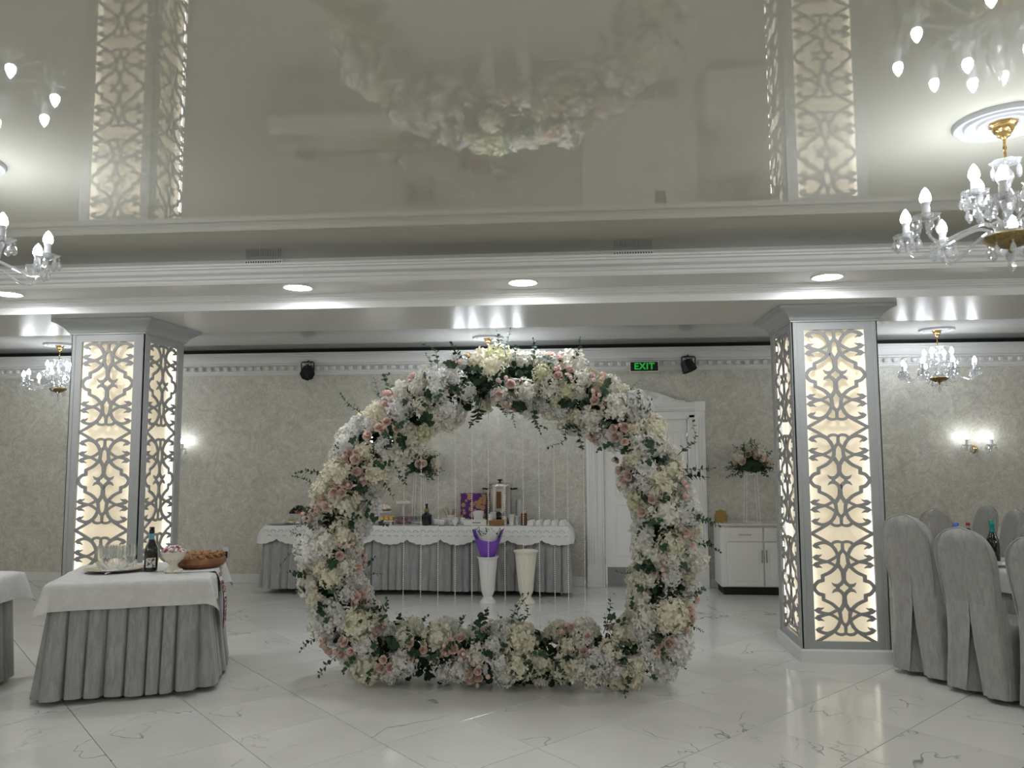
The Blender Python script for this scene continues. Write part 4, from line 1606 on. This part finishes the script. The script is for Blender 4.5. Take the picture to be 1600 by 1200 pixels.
# cups
CUP = MB().lathe([(.020, 0), (.024, .004), (.036, .03), (.042, .058), (.040, .058), (.034, .03), (.020, .008), (.001, .006)], 18, cap=False)
CUP.tube([(.037 + .0, 0, .044), (.056, 0, .046), (.060, 0, .034), (.052, 0, .018), (.034, 0, .018)], .0045, 6)
CUP_ME = CUP.mesh('cup', 'porcelain')
SAUCER_ME = lathe_mesh('saucer', [(.001, .003), (.035, .002), (.068, .012), (.069, .014), (.034, .006), (.001, .006)], 'porcelain', 24, cap=False)
for k, (x_, y_) in enumerate(((-1.575, 8.62), (-1.49, 8.535), (-1.42, 8.635), (-1.345, 8.54), (-1.50, 8.735), (-1.365, 8.765))):
    z = BZ
    sv = place('saucer', SAUCER_ME, 'white saucer right of the liquor bottle, under the %s cup in the %s' % ((ORD[k], 'front') if k < 4 else (ORD[k - 4], 'rear')), 'saucer', x_, y_, z, 'saucers near the liquor bottle', 0, .85)
    place('cup', CUP_ME, 'white cup on a saucer right of the liquor bottle, %s in the %s' % ((ORD[k], 'front') if k < 4 else (ORD[k - 4], 'rear')), 'cup', x_, y_, z + .006, 'cups near the liquor bottle', rng.uniform(0, 6))
for k in range(3):
    place('saucer', SAUCER_ME, 'white saucer behind the cups, %s of the stack' % ('lowest', 'middle', 'topmost')[k], 'saucer', -1.645, 8.78, BZ + k * .010, 'stacked saucers', 0, .85)
jug = thing('milk_jug', 'small white china jug beside the wooden sticks', 'jug', (-1.275, 8.66, BZ))
MB().lathe([(.024, 0), (.034, .02), (.036, .04), (.028, .062), (.030, .074), (.028, .074), (.026, .062), (.033, .04), (.001, .01)], 18, cap=False).build('body', 'porcelain', jug)
MB().tube([(.03, 0, .062), (.052, 0, .058), (.054, 0, .034), (.034, 0, .024)], .004, 6).build('handle', 'porcelain', jug)
# wooden sticks in a pot
t = thing('stick_pot', 'white pot holding a fan of wooden sticks on the buffet', 'pot', (-1.445, 8.86, BZ))
MB().lathe([(.035, 0), (.042, .05), (.045, .09), (.042, .09), (.038, .05), (.001, .012)], 18, cap=False).build('pot', 'porcelain', t)
for k in range(11):
    a = rng.uniform(0, 2 * PI); tl = rng.uniform(.2, .65)
    P0 = Vector((.012 * math.cos(a), .012 * math.sin(a), .03))
    P1 = P0 + Vector((math.cos(a) * math.sin(tl), math.sin(a) * math.sin(tl) * .5, math.cos(tl))) * .15
    MB().tube([P0, P1], .0045, 6).build('stick', 'stick', t)
# gift box
t = thing('gift_box', 'purple box printed with gold flowers, upright on the buffet', 'box', (-1.18, 8.90, BZ), .05)
MB().box((0, 0, .17), (.30, .09, .34), .004).build('box', 'giftbox', t, smooth=False)
MB().box((0, -.046, .17), (.006, .002, .34)).build('edge_seam', 'purple', t, smooth=False)
# napkin holder and packets
t = thing('napkin_holder', 'white holder with folded paper napkins before the purple box', 'napkin holder', (-1.09, 8.72, BZ))
MB().box((0, 0, .03), (.13, .06, .06), .005).build('base', 'porcelain', t, smooth=False)
for k in range(5):
    MB().prism_x([(-.002, .06), (.002, .06), (.002, .15), (-.002, .15)], -.05 + k * .004, .05 - k * .006).build('paper_napkin', 'paper', t, TR(0, -.02 + k * .010, 0) @ RY(.08 * (k - 2)), smooth=False)
t = thing('sugar_box', 'long white carton lying in front of the napkin holder', 'box', (-1.12, 8.565, BZ))
MB().box((0, 0, .030), (.26, .07, .060), .004).build('carton', 'paper', t, smooth=False)
MB().box((.02, -.0355, .032), (.09, .001, .012)).build('print', 'kick', t, smooth=False)
# wicker basket with paper cups
t = thing('wicker_basket', 'low oval wicker basket at the front of the buffet', 'basket', (-.88, 8.555, BZ))
bk = MB()
for k in range(6):
    z = .006 + k * .010
    r = .062 + k * .004
    bk.tube([((r * 1.35) * math.cos(q * PI / 12), r * .8 * math.sin(q * PI / 12), z) for q in range(24)], .0062, 6, closed=True)
bk.build('weave', 'wicker', t)
MB().lathe([(.001, 0), (.058, 0), (.058, .006), (.001, .006)], 24, X=SC(1.35, .8, 1), cap=False).build('bottom', 'wicker', t)
PCUP = lathe_mesh('paper_cup', [(.026, 0), (.036, .092), (.0375, .094), (.0345, .092), (.025, .004), (.001, .004)], 'papercup', 18, cap=False)
for k, (x_, y_, z_, lab) in enumerate(((-.925, 8.665, 0, 'stack of printed paper cups behind the wicker basket'),)):
    for q in range(3):
        place('paper_cup', PCUP, 'printed paper cup behind the wicker basket, %s of the stack' % ('lowest', 'middle', 'topmost')[q], 'cup', x_, y_, BZ + q * .022, 'stacked paper cups behind the basket')
place('paper_cup', PCUP, 'single printed paper cup beside the stack, behind the wicker basket', 'cup', -.795, 8.645, BZ, 'paper cups')
for q in range(2):
    place('paper_cup', PCUP, 'printed paper cup beside the brown jar, %s of two' % ('lower', 'upper')[q], 'cup', -.715, 8.60, BZ + q * .022, 'paper cups beside the jar')
place('paper_cup', PCUP, 'printed paper cup touching the brown jar', 'cup', -.655, 8.66, BZ, 'paper cups')
STUFF_NAP = MB()
for k in range(3):
    STUFF_NAP.grid(lambda i, j, k=k: ((i / 5 - .5) * .05 * (1 - .4 * j / 5), -.01 + .012 * k + .004 * math.sin(i), .02 + .10 * j / 5), 6, 6)
o = STUFF_NAP.build('paper_napkin', 'paper', None, TR(-.945, 8.56, BZ + .008), angle=80)
tag(o, 'white paper napkins tucked into the wicker basket', 'napkin')
# urn
t = thing('tea_urn', 'tall stainless steel tea urn with black handles on the buffet', 'urn', (-.868, 8.86, BZ))
MB().lathe([(.13, 0), (.13, .05), (.12, .062)], 28).build('base', 'black', t)
MB().lathe([(.122, .06), (.138, .07), (.140, .10), (.140, .40), (.146, .405), (.146, .415)], 36).build('tank', 'steel', t)
ld = MB().lathe([(.148, .414), (.150, .440), (.144, .452), (.10, .462), (.03, .468), (.001, .469)], 36).build('lid', 'steel', t)
MB().lathe([(.012, .465), (.012, .480), (.028, .486), (.028, .500), (.001, .502)], 16).build('knob', 'black', ld)
for s in (-1, 1):
    MB().tube([(s * .145, 0, .385), (s * .165, -.02, .392), (s * .195, -.02, .392), (s * .198, .0, .392), (s * .19, .02, .392), (s * .165, .02, .390), (s * .145, 0, .385)], .010, 7).build('handle', 'black', t)
MB().box((0, -.142, .27), (.055, .02, .19), .012).build('gauge', 'coffee', t)
MB().box((0, -.150, .115), (.05, .03, .04), .008).tube([(0, -.15, .11), (0, -.185, .108), (0, -.195, .095), (0, -.195, .08)], .010, 8).build('tap', 'black', t)
# stack of plastic cups beside the urn
t = thing('cup_tube', 'tall clear sleeve of white cups right of the urn', 'cups', (-.655, 8.90, BZ))
MB().lathe([(.034, 0), (.034, .27), (.028, .29), (.001, .292)], 16).build('sleeve', 'glass', t)
for k in range(6):
    MB().lathe([(.026, 0), (.031, .055), (.0325, .058), (.03, .055), (.025, .003), (.001, .003)], 14, cap=False).build('cup', 'porcelain', t, TR(0, 0, .004 + k * .040))
# brown jar with spoon
t = thing('coffee_jar', 'brown glass jar with a spoon on the buffet', 'jar', (-.575, 8.60, BZ))
MB().lathe([(.034, 0), (.036, .006), (.036, .125), (.034, .13), (.032, .13), (.032, .10), (.001, .10)], 20, cap=False).build('jar', 'coffee', t)
MB().tube([(0, 0, .08), (.022, 0, .175)], .0025, 6).ball((.024, 0, .182), .008, 8, 5).build('spoon', 'steel', t)
for k in range(10):
    x_, y_ = -.50 + (k % 5) * .088 + .02 * (k // 5), 8.575 + (k // 5) * .095
    o = place('cup', CUP_ME, 'upturned white cup at the right buffet end, %s from the left in the %s row' % (ORD[k % 5], ('front', 'rear')[k // 5]), 'cup', x_, y_, BZ + .058, 'upturned cups at the buffet end')
    o.matrix_basis = TR(x_, y_, BZ + .058) @ RX(PI) @ RZ(PI / 2 + rng.uniform(-.3, .3))


# ------------------------------------------------------------------ flowers
def floret_petal(mb, X, size, mi=0):
    # one rounded petal, slightly cupped
    V = [(0, 0, 0), (-.34, .45, .10), (.34, .45, .10), (0, .5, .02), (-.26, .88, .16), (.26, .88, .16), (0, 1.0, .10)]
    V = [(x * size, y * size, z * size) for x, y, z in V]
    mb.add(V, [(0, 3, 1), (0, 2, 3), (1, 3, 6, 4), (3, 2, 5, 6)], mi, X)


def hydrangea(m, seed, n=52, R=.10, fs=.034):
    r = random.Random(seed)
    mb = MB().ball((0, 0, 0), R * .74, 10, 7)
    for k in range(n):
        z = 1 - 1.45 * (k + .5) / n
        a = k * 2.399963 + r.uniform(-.2, .2)
        s = math.sqrt(max(0, 1 - z * z))
        d = Vector((s * math.cos(a), s * math.sin(a), z))
        d = (d + Vector((r.uniform(-.25, .25), r.uniform(-.25, .25), r.uniform(-.25, .25)))).normalized()
        X = TR(*(d * R * r.uniform(.80, 1.10))) @ along(d) @ RZ(r.uniform(0, 6.28))
        f = fs * r.uniform(.85, 1.2)
        for q in range(4):
            floret_petal(mb, X @ RZ(q * PI / 2 + r.uniform(-.15, .15)) @ RX(r.uniform(-.25, .65)), f)
    return mb.mesh('hydrangea_head', m, angle=25)


def rose_mesh(m, seed, R=.040):
    r = random.Random(seed)
    mb = MB()
    # outer cup petals in rings, tight middle
    for ring, (n, rad, tilt, hgt) in enumerate(((5, 1.0, .75, .80), (5, .78, .45, .95), (4, .52, .22, 1.02), (3, .28, .08, 1.05))):
        for k in range(n):
            a = 2 * PI * k / n + ring * .6 + r.uniform(-.15, .15)

            def fp(i, j, a=a, rad=rad, tilt=tilt, hgt=hgt, n=n):
                u, v = i / 5 - .5, j / 4
                w = (PI * 1.5 / n) * math.sin(PI * (.25 + .6 * v))
                rr = R * rad * (.35 + .65 * math.sin(v * PI * .55)) * (1 + tilt * .25 * v ** 3)
                z = R * (hgt * 1.25 * v - .55 - .10 * v ** 4 * tilt * 3 - .18 * (2 * u) ** 2 * v)
                return (rr * math.cos(a + 2 * u * w), rr * math.sin(a + 2 * u * w), z)
            mb.grid(fp, 6, 5)
    mb.lathe([(R * .16, -R * .2), (R * .2, R * .3), (R * .12, R * .55), (R * .02, R * .58)], 8)
    return mb.mesh('rose', m, angle=70)


def bud_mesh(m):
    return MB().lathe([(.003, -.022), (.011, -.014), (.016, -.002), (.014, .010), (.007, .018), (.001, .020)], 9, 0).lathe(
        [(.002, -.028), (.009, -.020), (.012, -.012), (.014, -.006)], 8, 1, cap=False).mesh('rose_bud', [m, 'leaf2'])


def leaf(mb, X, L, W, mi=0, fold=.25, curl=.2):
    V = [(0, 0, 0), (-W * .42, L * .28, fold * W * .5), (0, L * .3, 0), (W * .42, L * .28, fold * W * .5), (-W * .46, L * .62, fold * W * .5 - curl * L * .12), (0, L * .64, -curl * L * .1),
         (W * .46, L * .62, fold * W * .5 - curl * L * .12), (0, L, -curl * L * .35)]
    mb.add(V, [(0, 2, 1), (0, 3, 2), (1, 2, 5, 4), (2, 3, 6, 5), (4, 5, 7), (5, 6, 7)], mi, X)


def sprig_mesh(seed, n=11, L=.24, lw=.042, m='leaf2'):
    r = random.Random(seed)
    P = spline([(0, 0, 0), (r.uniform(-.02, .02), .01, L * .35), (r.uniform(-.04, .04), .03, L * .7), (r.uniform(-.06, .06), .06, L)], 5)
    mb = MB().tube(P, [.0028 * (1 - .7 * i / len(P)) for i in range(len(P))], 5, 1)
    for k in range(n):
        f = .25 + .75 * (k + .5) / n
        p = P[min(len(P) - 1, int(f * (len(P) - 1)))]
        a = k * 2.4 + r.uniform(-.4, .4)
        X = TR(*p) @ RZ(a) @ RX(r.uniform(.1, .7))
        s = lw * r.uniform(.75, 1.15) * (1.15 - .5 * f)
        leaf(mb, X, s, s * .92)
    leaf(mb, TR(*P[-1]) @ RX(1.2), lw * .6, lw * .45)
    return mb.mesh('greenery_sprig', [m, 'stem'], angle=60)


HYD = {}
for i, m in enumerate(('h_white', 'h_cool', 'h_ivory', 'h_green')):
    HYD[m] = [hydrangea(m, 10 * i + s) for s in range(3)]
ROSE = [rose_mesh('rose', s) for s in range(2)] + [rose_mesh('rose_cream', 7)]
BUD = bud_mesh('rose')
SPRIG = [sprig_mesh(s) for s in range(4)] + [sprig_mesh(9, 14, .16, .05, 'leaf'), sprig_mesh(10, 12, .15, .06, 'leaf')]
BIGLEAF = MB()
leaf(BIGLEAF, None, .115, .085)
BIGLEAF = BIGLEAF.mesh('leaf', 'leaf', angle=60)

arch = thing('flower_arch', 'large round arch of white hydrangeas, blush roses and dark greenery', 'flower arch', (-.54, 5.34, 0))
AX, AY = -.54, 5.34
AP = [(-0.567, 2.085), (-0.119, 2.035), (0.255, 1.845), (0.481, 1.554), (0.588, 1.216), (0.610, 0.83), (0.573, 0.491), (0.425, 0.235), (-0.007, 0.200), (-0.528, 0.195), (-1.102, 0.198),
      (-1.445, 0.235), (-1.620, 0.45), (-1.695, 0.745), (-1.691, 1.034), (-1.59, 1.392), (-1.378, 1.675), (-1.045, 1.945)]
path = spline([(x - AX, 0, z) for x, z in AP], 8, closed=True)
cum = [0.0]
for i in range(len(path)):
    cum.append(cum[-1] + (path[(i + 1) % len(path)] - path[i]).length)
TOTAL = cum[-1]


def at(s):
    s %= TOTAL
    for i in range(len(path)):
        if cum[i + 1] >= s:
            f = (s - cum[i]) / (cum[i + 1] - cum[i])
            p = path[i].lerp(path[(i + 1) % len(path)], f)
            t = (path[(i + 1) % len(path)] - path[i]).normalized()
            return p, t
    return path[0], (path[1] - path[0]).normalized()


# white metal frame inside: two rings joined by rungs
fm = MB()
for yy in (-.05, .05):
    fm.tube([p + Vector((0, yy, 0)) for p in path], .011, 6, closed=True)
for k in range(0, len(path), 6):
    fm.tube([path[k] + Vector((0, -.05, 0)), path[k] + Vector((0, .05, 0))], .008, 5)
fm.build('frame', 'white', arch)
ra = random.Random(21)
# dense dark foliage around the frame
fo = MB()
for k in range(3600):
    p, tg = at(ra.uniform(0, TOTAL))
    nx = Vector((0, 1, 0)).cross(tg).normalized()
    a = ra.uniform(0, 2 * PI)
    d = nx * math.cos(a) + Vector((0, 1, 0)) * math.sin(a)
    rad = .155 * math.sqrt(ra.random())
    q = p + d * rad
    q.z = max(q.z, .035)
    L = ra.uniform(.045, .085)
    if q.z - L < .01:
        d.z = abs(d.z)
    leaf(fo, TR(*q) @ along((d + Vector((ra.uniform(-.9, .9), ra.uniform(-.9, .9), ra.uniform(-.9, .9)))).normalized()) @ RX(-PI / 2 + ra.uniform(-.5, .5)), L, L * .6, 0 if ra.random() < .75 else 1)
lowest = .004
fo.v = [(x, y, max(z, lowest)) for x, y, z in fo.v]
o = fo.build('foliage', ['leaf', 'leaf2'], arch, angle=60)
o['kind'] = 'stuff'


def outward(s, a):
    p, tg = at(s)
    nx = Vector((0, 1, 0)).cross(tg).normalized()      # in the plane of the ring
    d = nx * math.sin(a) + Vector((0, -1, 0)) * math.cos(a)   # a = 0 faces the viewer
    return p, d


taken = []


def free(q, r):
    for c, rr in taken:
        if (c - q).length < (r + rr):
            return False
    return True


# rose groups first so that they show
n_rose = 0
for g in range(50):
    s = TOTAL * (g + ra.uniform(.1, .9)) / 50
    a = ra.choice((ra.uniform(-1.1, 1.1), ra.uniform(-1.2, 1.2), ra.uniform(-3.1, 3.1)))
    p, d = outward(s, a)
    c = p + d * .195
    if c.z < .11 or not free(c, .055):
        continue
    taken.append((c, .052))
    cnt = ra.randint(2, 4)
    side = d.orthogonal().normalized()
    for k in range(cnt):
        ang = 2 * PI * k / cnt + ra.uniform(-.4, .4)
        off = (side * math.cos(ang) + d.cross(side) * math.sin(ang)) * ra.uniform(.035, .062)
        q = c + off + d * ra.uniform(-.005, .030)
        q.z = max(q.z, .05)
        dd = (d + off * 4 + Vector((ra.uniform(-.3, .3), ra.uniform(-.3, .1), ra.uniform(-.1, .3)))).normalized()
        sz = ra.uniform(.55, .85)
        put('rose', ROSE[0 if ra.random() < .5 else (1 if ra.random() < .82 else 2)], arch, TR(*q) @ along(dd) @ RZ(ra.uniform(0, 6)) @ SC(sz))
        n_rose += 1
    for k in range(ra.randint(1, 4)):
        off = (side * ra.uniform(-1, 1) + d.cross(side) * ra.uniform(-1, 1)) * .075
        q = c + off + d * ra.uniform(.005, .035)
        q.z = max(q.z, .04)
        put('rose_bud', BUD, arch, TR(*q) @ along((d + off * 5).normalized()) @ SC(ra.uniform(.8, 1.1)))
# gaps of dark leaves
for g in range(70):
    p, d = outward(ra.uniform(0, TOTAL), ra.uniform(-1.5, 1.5))
    c = p + d * .19
    if free(c, .045):
        taken.append((c, .052))
# hydrangea heads
n_h = 0
cols = ['h_white', 'h_white', 'h_cool', 'h_ivory', 'h_white', 'h_cool', 'h_green', 'h_ivory']
for trial in range(9000):
    s = ra.uniform(0, TOTAL)
    a = ra.uniform(-1.9, 1.9) if ra.random() < .75 else ra.uniform(-PI, PI)
    p, d = outward(s, a)
    c = p + d * ra.uniform(.135, .18)
    sz = ra.choice((.6, .75, .9, 1.05))
    if c.z < .095 * sz + .02 or not free(c, .058 * sz):
        continue
    taken.append((c, .058 * sz))
    cl_ = cols[int((noise.noise(c * 2.2) * .5 + .5) * 5 + ra.uniform(0, 3.4)) % len(cols)]
    dd = (d + Vector((ra.uniform(-.25, .25), ra.uniform(-.25, .25), ra.uniform(-.1, .25)))).normalized()
    put('hydrangea_head', ra.choice(HYD[cl_]), arch, TR(*c) @ along(dd) @ RZ(ra.uniform(0, 6)) @ SC(sz))
    n_h += 1
    if n_h >= 262:
        break
# sprigs of greenery that stand out
for g in range(190):
    s = TOTAL * (g + ra.random()) / 190
    a = ra.uniform(-PI, PI) if g % 3 == 0 else ra.uniform(-1.5, 1.5)
    p, d = outward(s, a)
    q = p + d * (.12 if g % 3 == 0 else .17)
    dd = (d + Vector((ra.uniform(-.6, .6), ra.uniform(-.3, .3), ra.uniform(-.5, .6)))).normalized()
    k = ra.randrange(len(SPRIG))
    ln = ra.uniform(.55, .9) if ra.random() < .75 else ra.uniform(.9, 1.15)
    tip = q + dd * (.25 if k < 4 else .17) * ln
    if tip.z < .05:
        dd.z = abs(dd.z) * .3 + .1
        dd.normalize()
        q.z = max(q.z, .05)
    put('greenery_sprig', SPRIG[k], arch, TR(*q) @ along(dd) @ RZ(ra.uniform(0, 6)) @ SC(ln))
for g in range(46):
    p, d = outward(ra.uniform(0, TOTAL), ra.uniform(-2.2, 2.2))
    q = p + d * .175
    if q.z < .14:
        continue
    put('leaf', BIGLEAF, arch, TR(*q) @ along((d + Vector((ra.uniform(-.7, .7), ra.uniform(-.3, .3), ra.uniform(-.7, .7)))).normalized()) @ RX(-1.2) @ RZ(ra.uniform(-.5, .5)) @ SC(ra.uniform(.6, 1.0)))

# strands of pearls across the opening
names = ORD
for k, sx in enumerate((-1.204, -1.081, -0.959, -0.838, -0.721, -0.605, -0.489, -0.361, -0.25, -0.145, -0.052, 0.061, 0.21)):
    # heights where the ring centre line crosses this x
    zs = []
    for i in range(len(path)):
        a, b = path[i], path[(i + 1) % len(path)]
        if (a.x - (sx - AX)) * (b.x - (sx - AX)) <= 0 and abs(b.x - a.x) > 1e-6:
            zs.append(a.z + (b.z - a.z) * ((sx - AX) - a.x) / (b.x - a.x))
    zt_, zb_ = max(zs) - .06, min(zs) + .12 + (.03 * (k % 3))
    mb = MB()
    z = 0.0
    while z < zt_ - zb_:
        mb.ball((.0008 * math.sin(z * 9), 0, -z), .0046, 6, 4)
        z += .0142
    mb.tube([(0, 0, .05), (0, 0, -(zt_ - zb_))], .0008, 4)
    o = mb.build('pearl_strand', 'pearl', None, TR(sx, AY, zt_))
    tag(o, 'pearl strand hanging in the flower arch, %s from the left' % names[k], 'bead strand', 'pearl strands in the arch')


# ------------------------------------------------------------------ bouquets on wire stands
def bouquet(label, x, y, z0, zc, R, seed, legs):
    r = random.Random(seed)
    st = thing('flower_stand', label[1], 'stand', (x, y, z0), 0, 'thin white wire flower stands')
    h = zc - z0 - .10
    for sx in (-1, 1):
        for sy in (-1, 1):
            MB().tube([(sx * legs, sy * legs, .004), (sx * legs * .72, sy * legs * .72, h)], .0032, 6).build('rod', 'white', st)
    fr = MB()
    for zz, k in ((.004, 1.0), (h, .72)):
        q = legs * k
        fr.tube([(-q, -q, zz), (q, -q, zz), (q, q, zz), (-q, q, zz)], .0032, 6, closed=True)
    fr.build('ring_frame', 'white', st)
    MB().lathe([(.001, h), (.06, h), (.06, h + .02), (.001, h + .02)], 16, cap=False).build('top_plate', 'white', st)
    b = thing('bouquet', label[0], 'bouquet', (x, y, z0 + h + .021), 0, 'flower balls on wire stands')
    for k in range(80):
        a, el = r.uniform(0, 2 * PI), r.uniform(-.7, 1.4)
        d = Vector((math.cos(a) * math.cos(el), math.sin(a) * math.cos(el), math.sin(el)))
        q = Vector((0, 0, .10)) + Vector((d.x * R * .52, d.y * R * .52, d.z * R * .38))
        put('greenery_sprig', SPRIG[k % 6], b, TR(*q) @ along((d + Vector((0, 0, -.35 if d.z < .2 else .0))).normalized()) @ RZ(r.uniform(0, 6)) @ SC(r.uniform(.45, .8)))
    for k in range(36):
        a, el = 2.399 * k, r.uniform(.0, 1.3)
        d = Vector((math.cos(a) * math.cos(el), math.sin(a) * math.cos(el), math.sin(el)))
        q = Vector((0, 0, .10)) + Vector((d.x * R * .80, d.y * R * .80, d.z * R * .70))
        if k % 3 == 0:
            put('hydrangea_head', HYD['h_ivory' if k % 2 else 'h_white'][k % 3], b, TR(*q) @ along(d) @ SC(.58))
        else:
            put('rose', ROSE[(0, 2, 2, 1)[k % 4]], b, TR(*q) @ along(d) @ SC(r.uniform(.9, 1.25)))
    MB().ball((0, 0, .10), .13, 12, 8, sq=.72).build('moss_base', 'leaf', b)


bouquet(('round bouquet of cream and blush flowers above the buffet', 'thin white wire stand on the buffet holding a bouquet'), -1.80, 8.80, BZ, 1.41, .225, 4, .075)

# ------------------------------------------------------------------ sideboard
sb = thing('sideboard', 'white two-door sideboard with drawers left of the right column', 'sideboard', (2.03, 8.87, 0))
hw, dp = .44, .40
MB().box((0, 0, .42), (2 * hw, dp, .66), .003).build('body', 'white', sb, smooth=False)
MB().box((0, -.015, .765), (2 * hw + .09, dp + .06, .028), .008).build('worktop', 'counter', sb, smooth=False)
MB().box((0, .01, .045), (2 * hw - .06, dp - .06, .09)).build('toe_base', 'black', sb, smooth=False)
for i, cx in enumerate((-.20, .20)):
    for nm, z0, z1 in (('drawer', .585, .735), ('door', .10, .572)):
        p = MB().box((cx + .02, -dp / 2 - .010, (z0 + z1) / 2), (.386, .020, z1 - z0), .005).build(nm, 'white', sb, smooth=False)
        m = .035 if nm == 'drawer' else .055
        MB().box((cx + .02, -dp / 2 - .0225, (z0 + z1) / 2), (.386 - 2 * m, .007, z1 - z0 - 2 * m), .006).build('raised_panel', 'white', p, smooth=False)
        if nm == 'drawer':
            MB().tube([(cx - .045, -dp / 2 - .022, .66), (cx - .045, -dp / 2 - .040, .66), (cx + .085, -dp / 2 - .040, .66), (cx + .085, -dp / 2 - .022, .66)], .005, 6).build('handle', 'steel', p)
        else:
            hx_ = (.20 - .025) if i == 0 else (-.20 + .025)
            MB().tube([(cx + .02 + hx_, -dp / 2 - .02, .36), (cx + .02 + hx_, -dp / 2 - .040, .36), (cx + .02 + hx_, -dp / 2 - .040, .49), (cx + .02 + hx_, -dp / 2 - .02, .49)], .005, 6).build('handle', 'steel', p)
bouquet(('round bouquet of cream and peach flowers above the sideboard', 'thin white wire stand on the sideboard holding a bouquet'), 1.965, 8.79, .780, 1.41, .225, 5, .075)
t = thing('gold_napkin_holder', 'gold metal napkin holder on the sideboard', 'napkin holder', (1.632, 8.83, .780))
for s in (-1, 1):
    pts = [(-.065, .0), (.065, .0), (.07, .07), (.05, .10), (.055, .12), (.02, .128), (0, .14), (-.02, .128), (-.055, .12), (-.05, .10), (-.07, .07)]
    mbn = MB()
    n = len(pts)
    V = [(x, s * .022 - .003, z) for x, z in pts] + [(x, s * .022 + .003, z) for x, z in pts]
    mbn.add(V, [tuple(range(n)), tuple(range(n, 2 * n))[::-1]] + [(i, n + i, n + (i + 1) % n, (i + 1) % n) for i in range(n)])
    mbn.build('side_plate', 'goldmesh', t, smooth=False)
MB().box((0, 0, .004), (.13, .044, .008)).build('base', 'goldmesh', t, smooth=False)


# ------------------------------------------------------------------ floor vases
def vase(name, label, x, y, m, s=1.0):
    t = thing(name, label, 'vase', (x, y, 0))
    t.scale = (s, s, s)
    MB().lathe([(.001, .0), (.086, .0), (.090, .008), (.084, .022), (.072, .034), (.052, .058), (.048, .075), (.060, .095), (.070, .13), (.084, .28), (.100, .44), (.104, .478)], 48, flute=.022, nfl=24).build('body', m, t)
    MB().lathe([(.104, .472), (.118, .492), (.122, .500), (.118, .504), (.100, .485), (.096, .42), (.001, .20)], 48, flute=.01, nfl=24, cap=False).build('rim', m, t)
    return t


vase('floor_vase', 'tall white fluted floor vase holding the purple bouquet', -.925, 8.11, 'vase', .96)
vase('floor_vase', 'tall empty cream fluted floor vase right of the purple bouquet', -.523, 8.10, 'vase_cream', 1.08)
t = thing('wrapped_bouquet', 'flower bouquet wrapped in purple paper standing in the white floor vase', 'bouquet', (-.925, 8.11, .40))
wr = MB()


def fwr(i, j):
    a, f = 2 * PI * i / 28, j / 6
    r = .055 + .105 * f ** .9 + .010 * math.sin(a * 5) * f
    top = .315 + .018 * math.sin(a * 3 + .6) + .045 * math.cos(a * 2) - (.035 * max(0, -math.sin(a)))
    return (r * math.cos(a) * 1.05, r * math.sin(a) * .85, .04 + (top - .04) * f)


wr.grid(fwr, 28, 7, wrap=True)
wr.build('wrapping_paper', 'purple', t, angle=60)
wi = MB()
wi.grid(lambda i, j: (lambda a, f: ((.05 + .075 * f) * math.cos(a), (.05 + .075 * f) * math.sin(a) * .85, .05 + (.28 + .035 * math.sin(a * 4)) * f))(2 * PI * i / 24, j / 4), 24, 5, wrap=True)
wi.build('inner_paper', 'paper', t, angle=60)
for k in range(12):
    a = 2 * PI * k / 12
    put('greenery_sprig', SPRIG[k % 6], t, TR(.05 * math.cos(a), .05 * math.sin(a), .20) @ along((math.cos(a) * .5, math.sin(a) * .5, 1)) @ SC(.72))

print('ARCH heads', n_h, 'roses', n_rose)
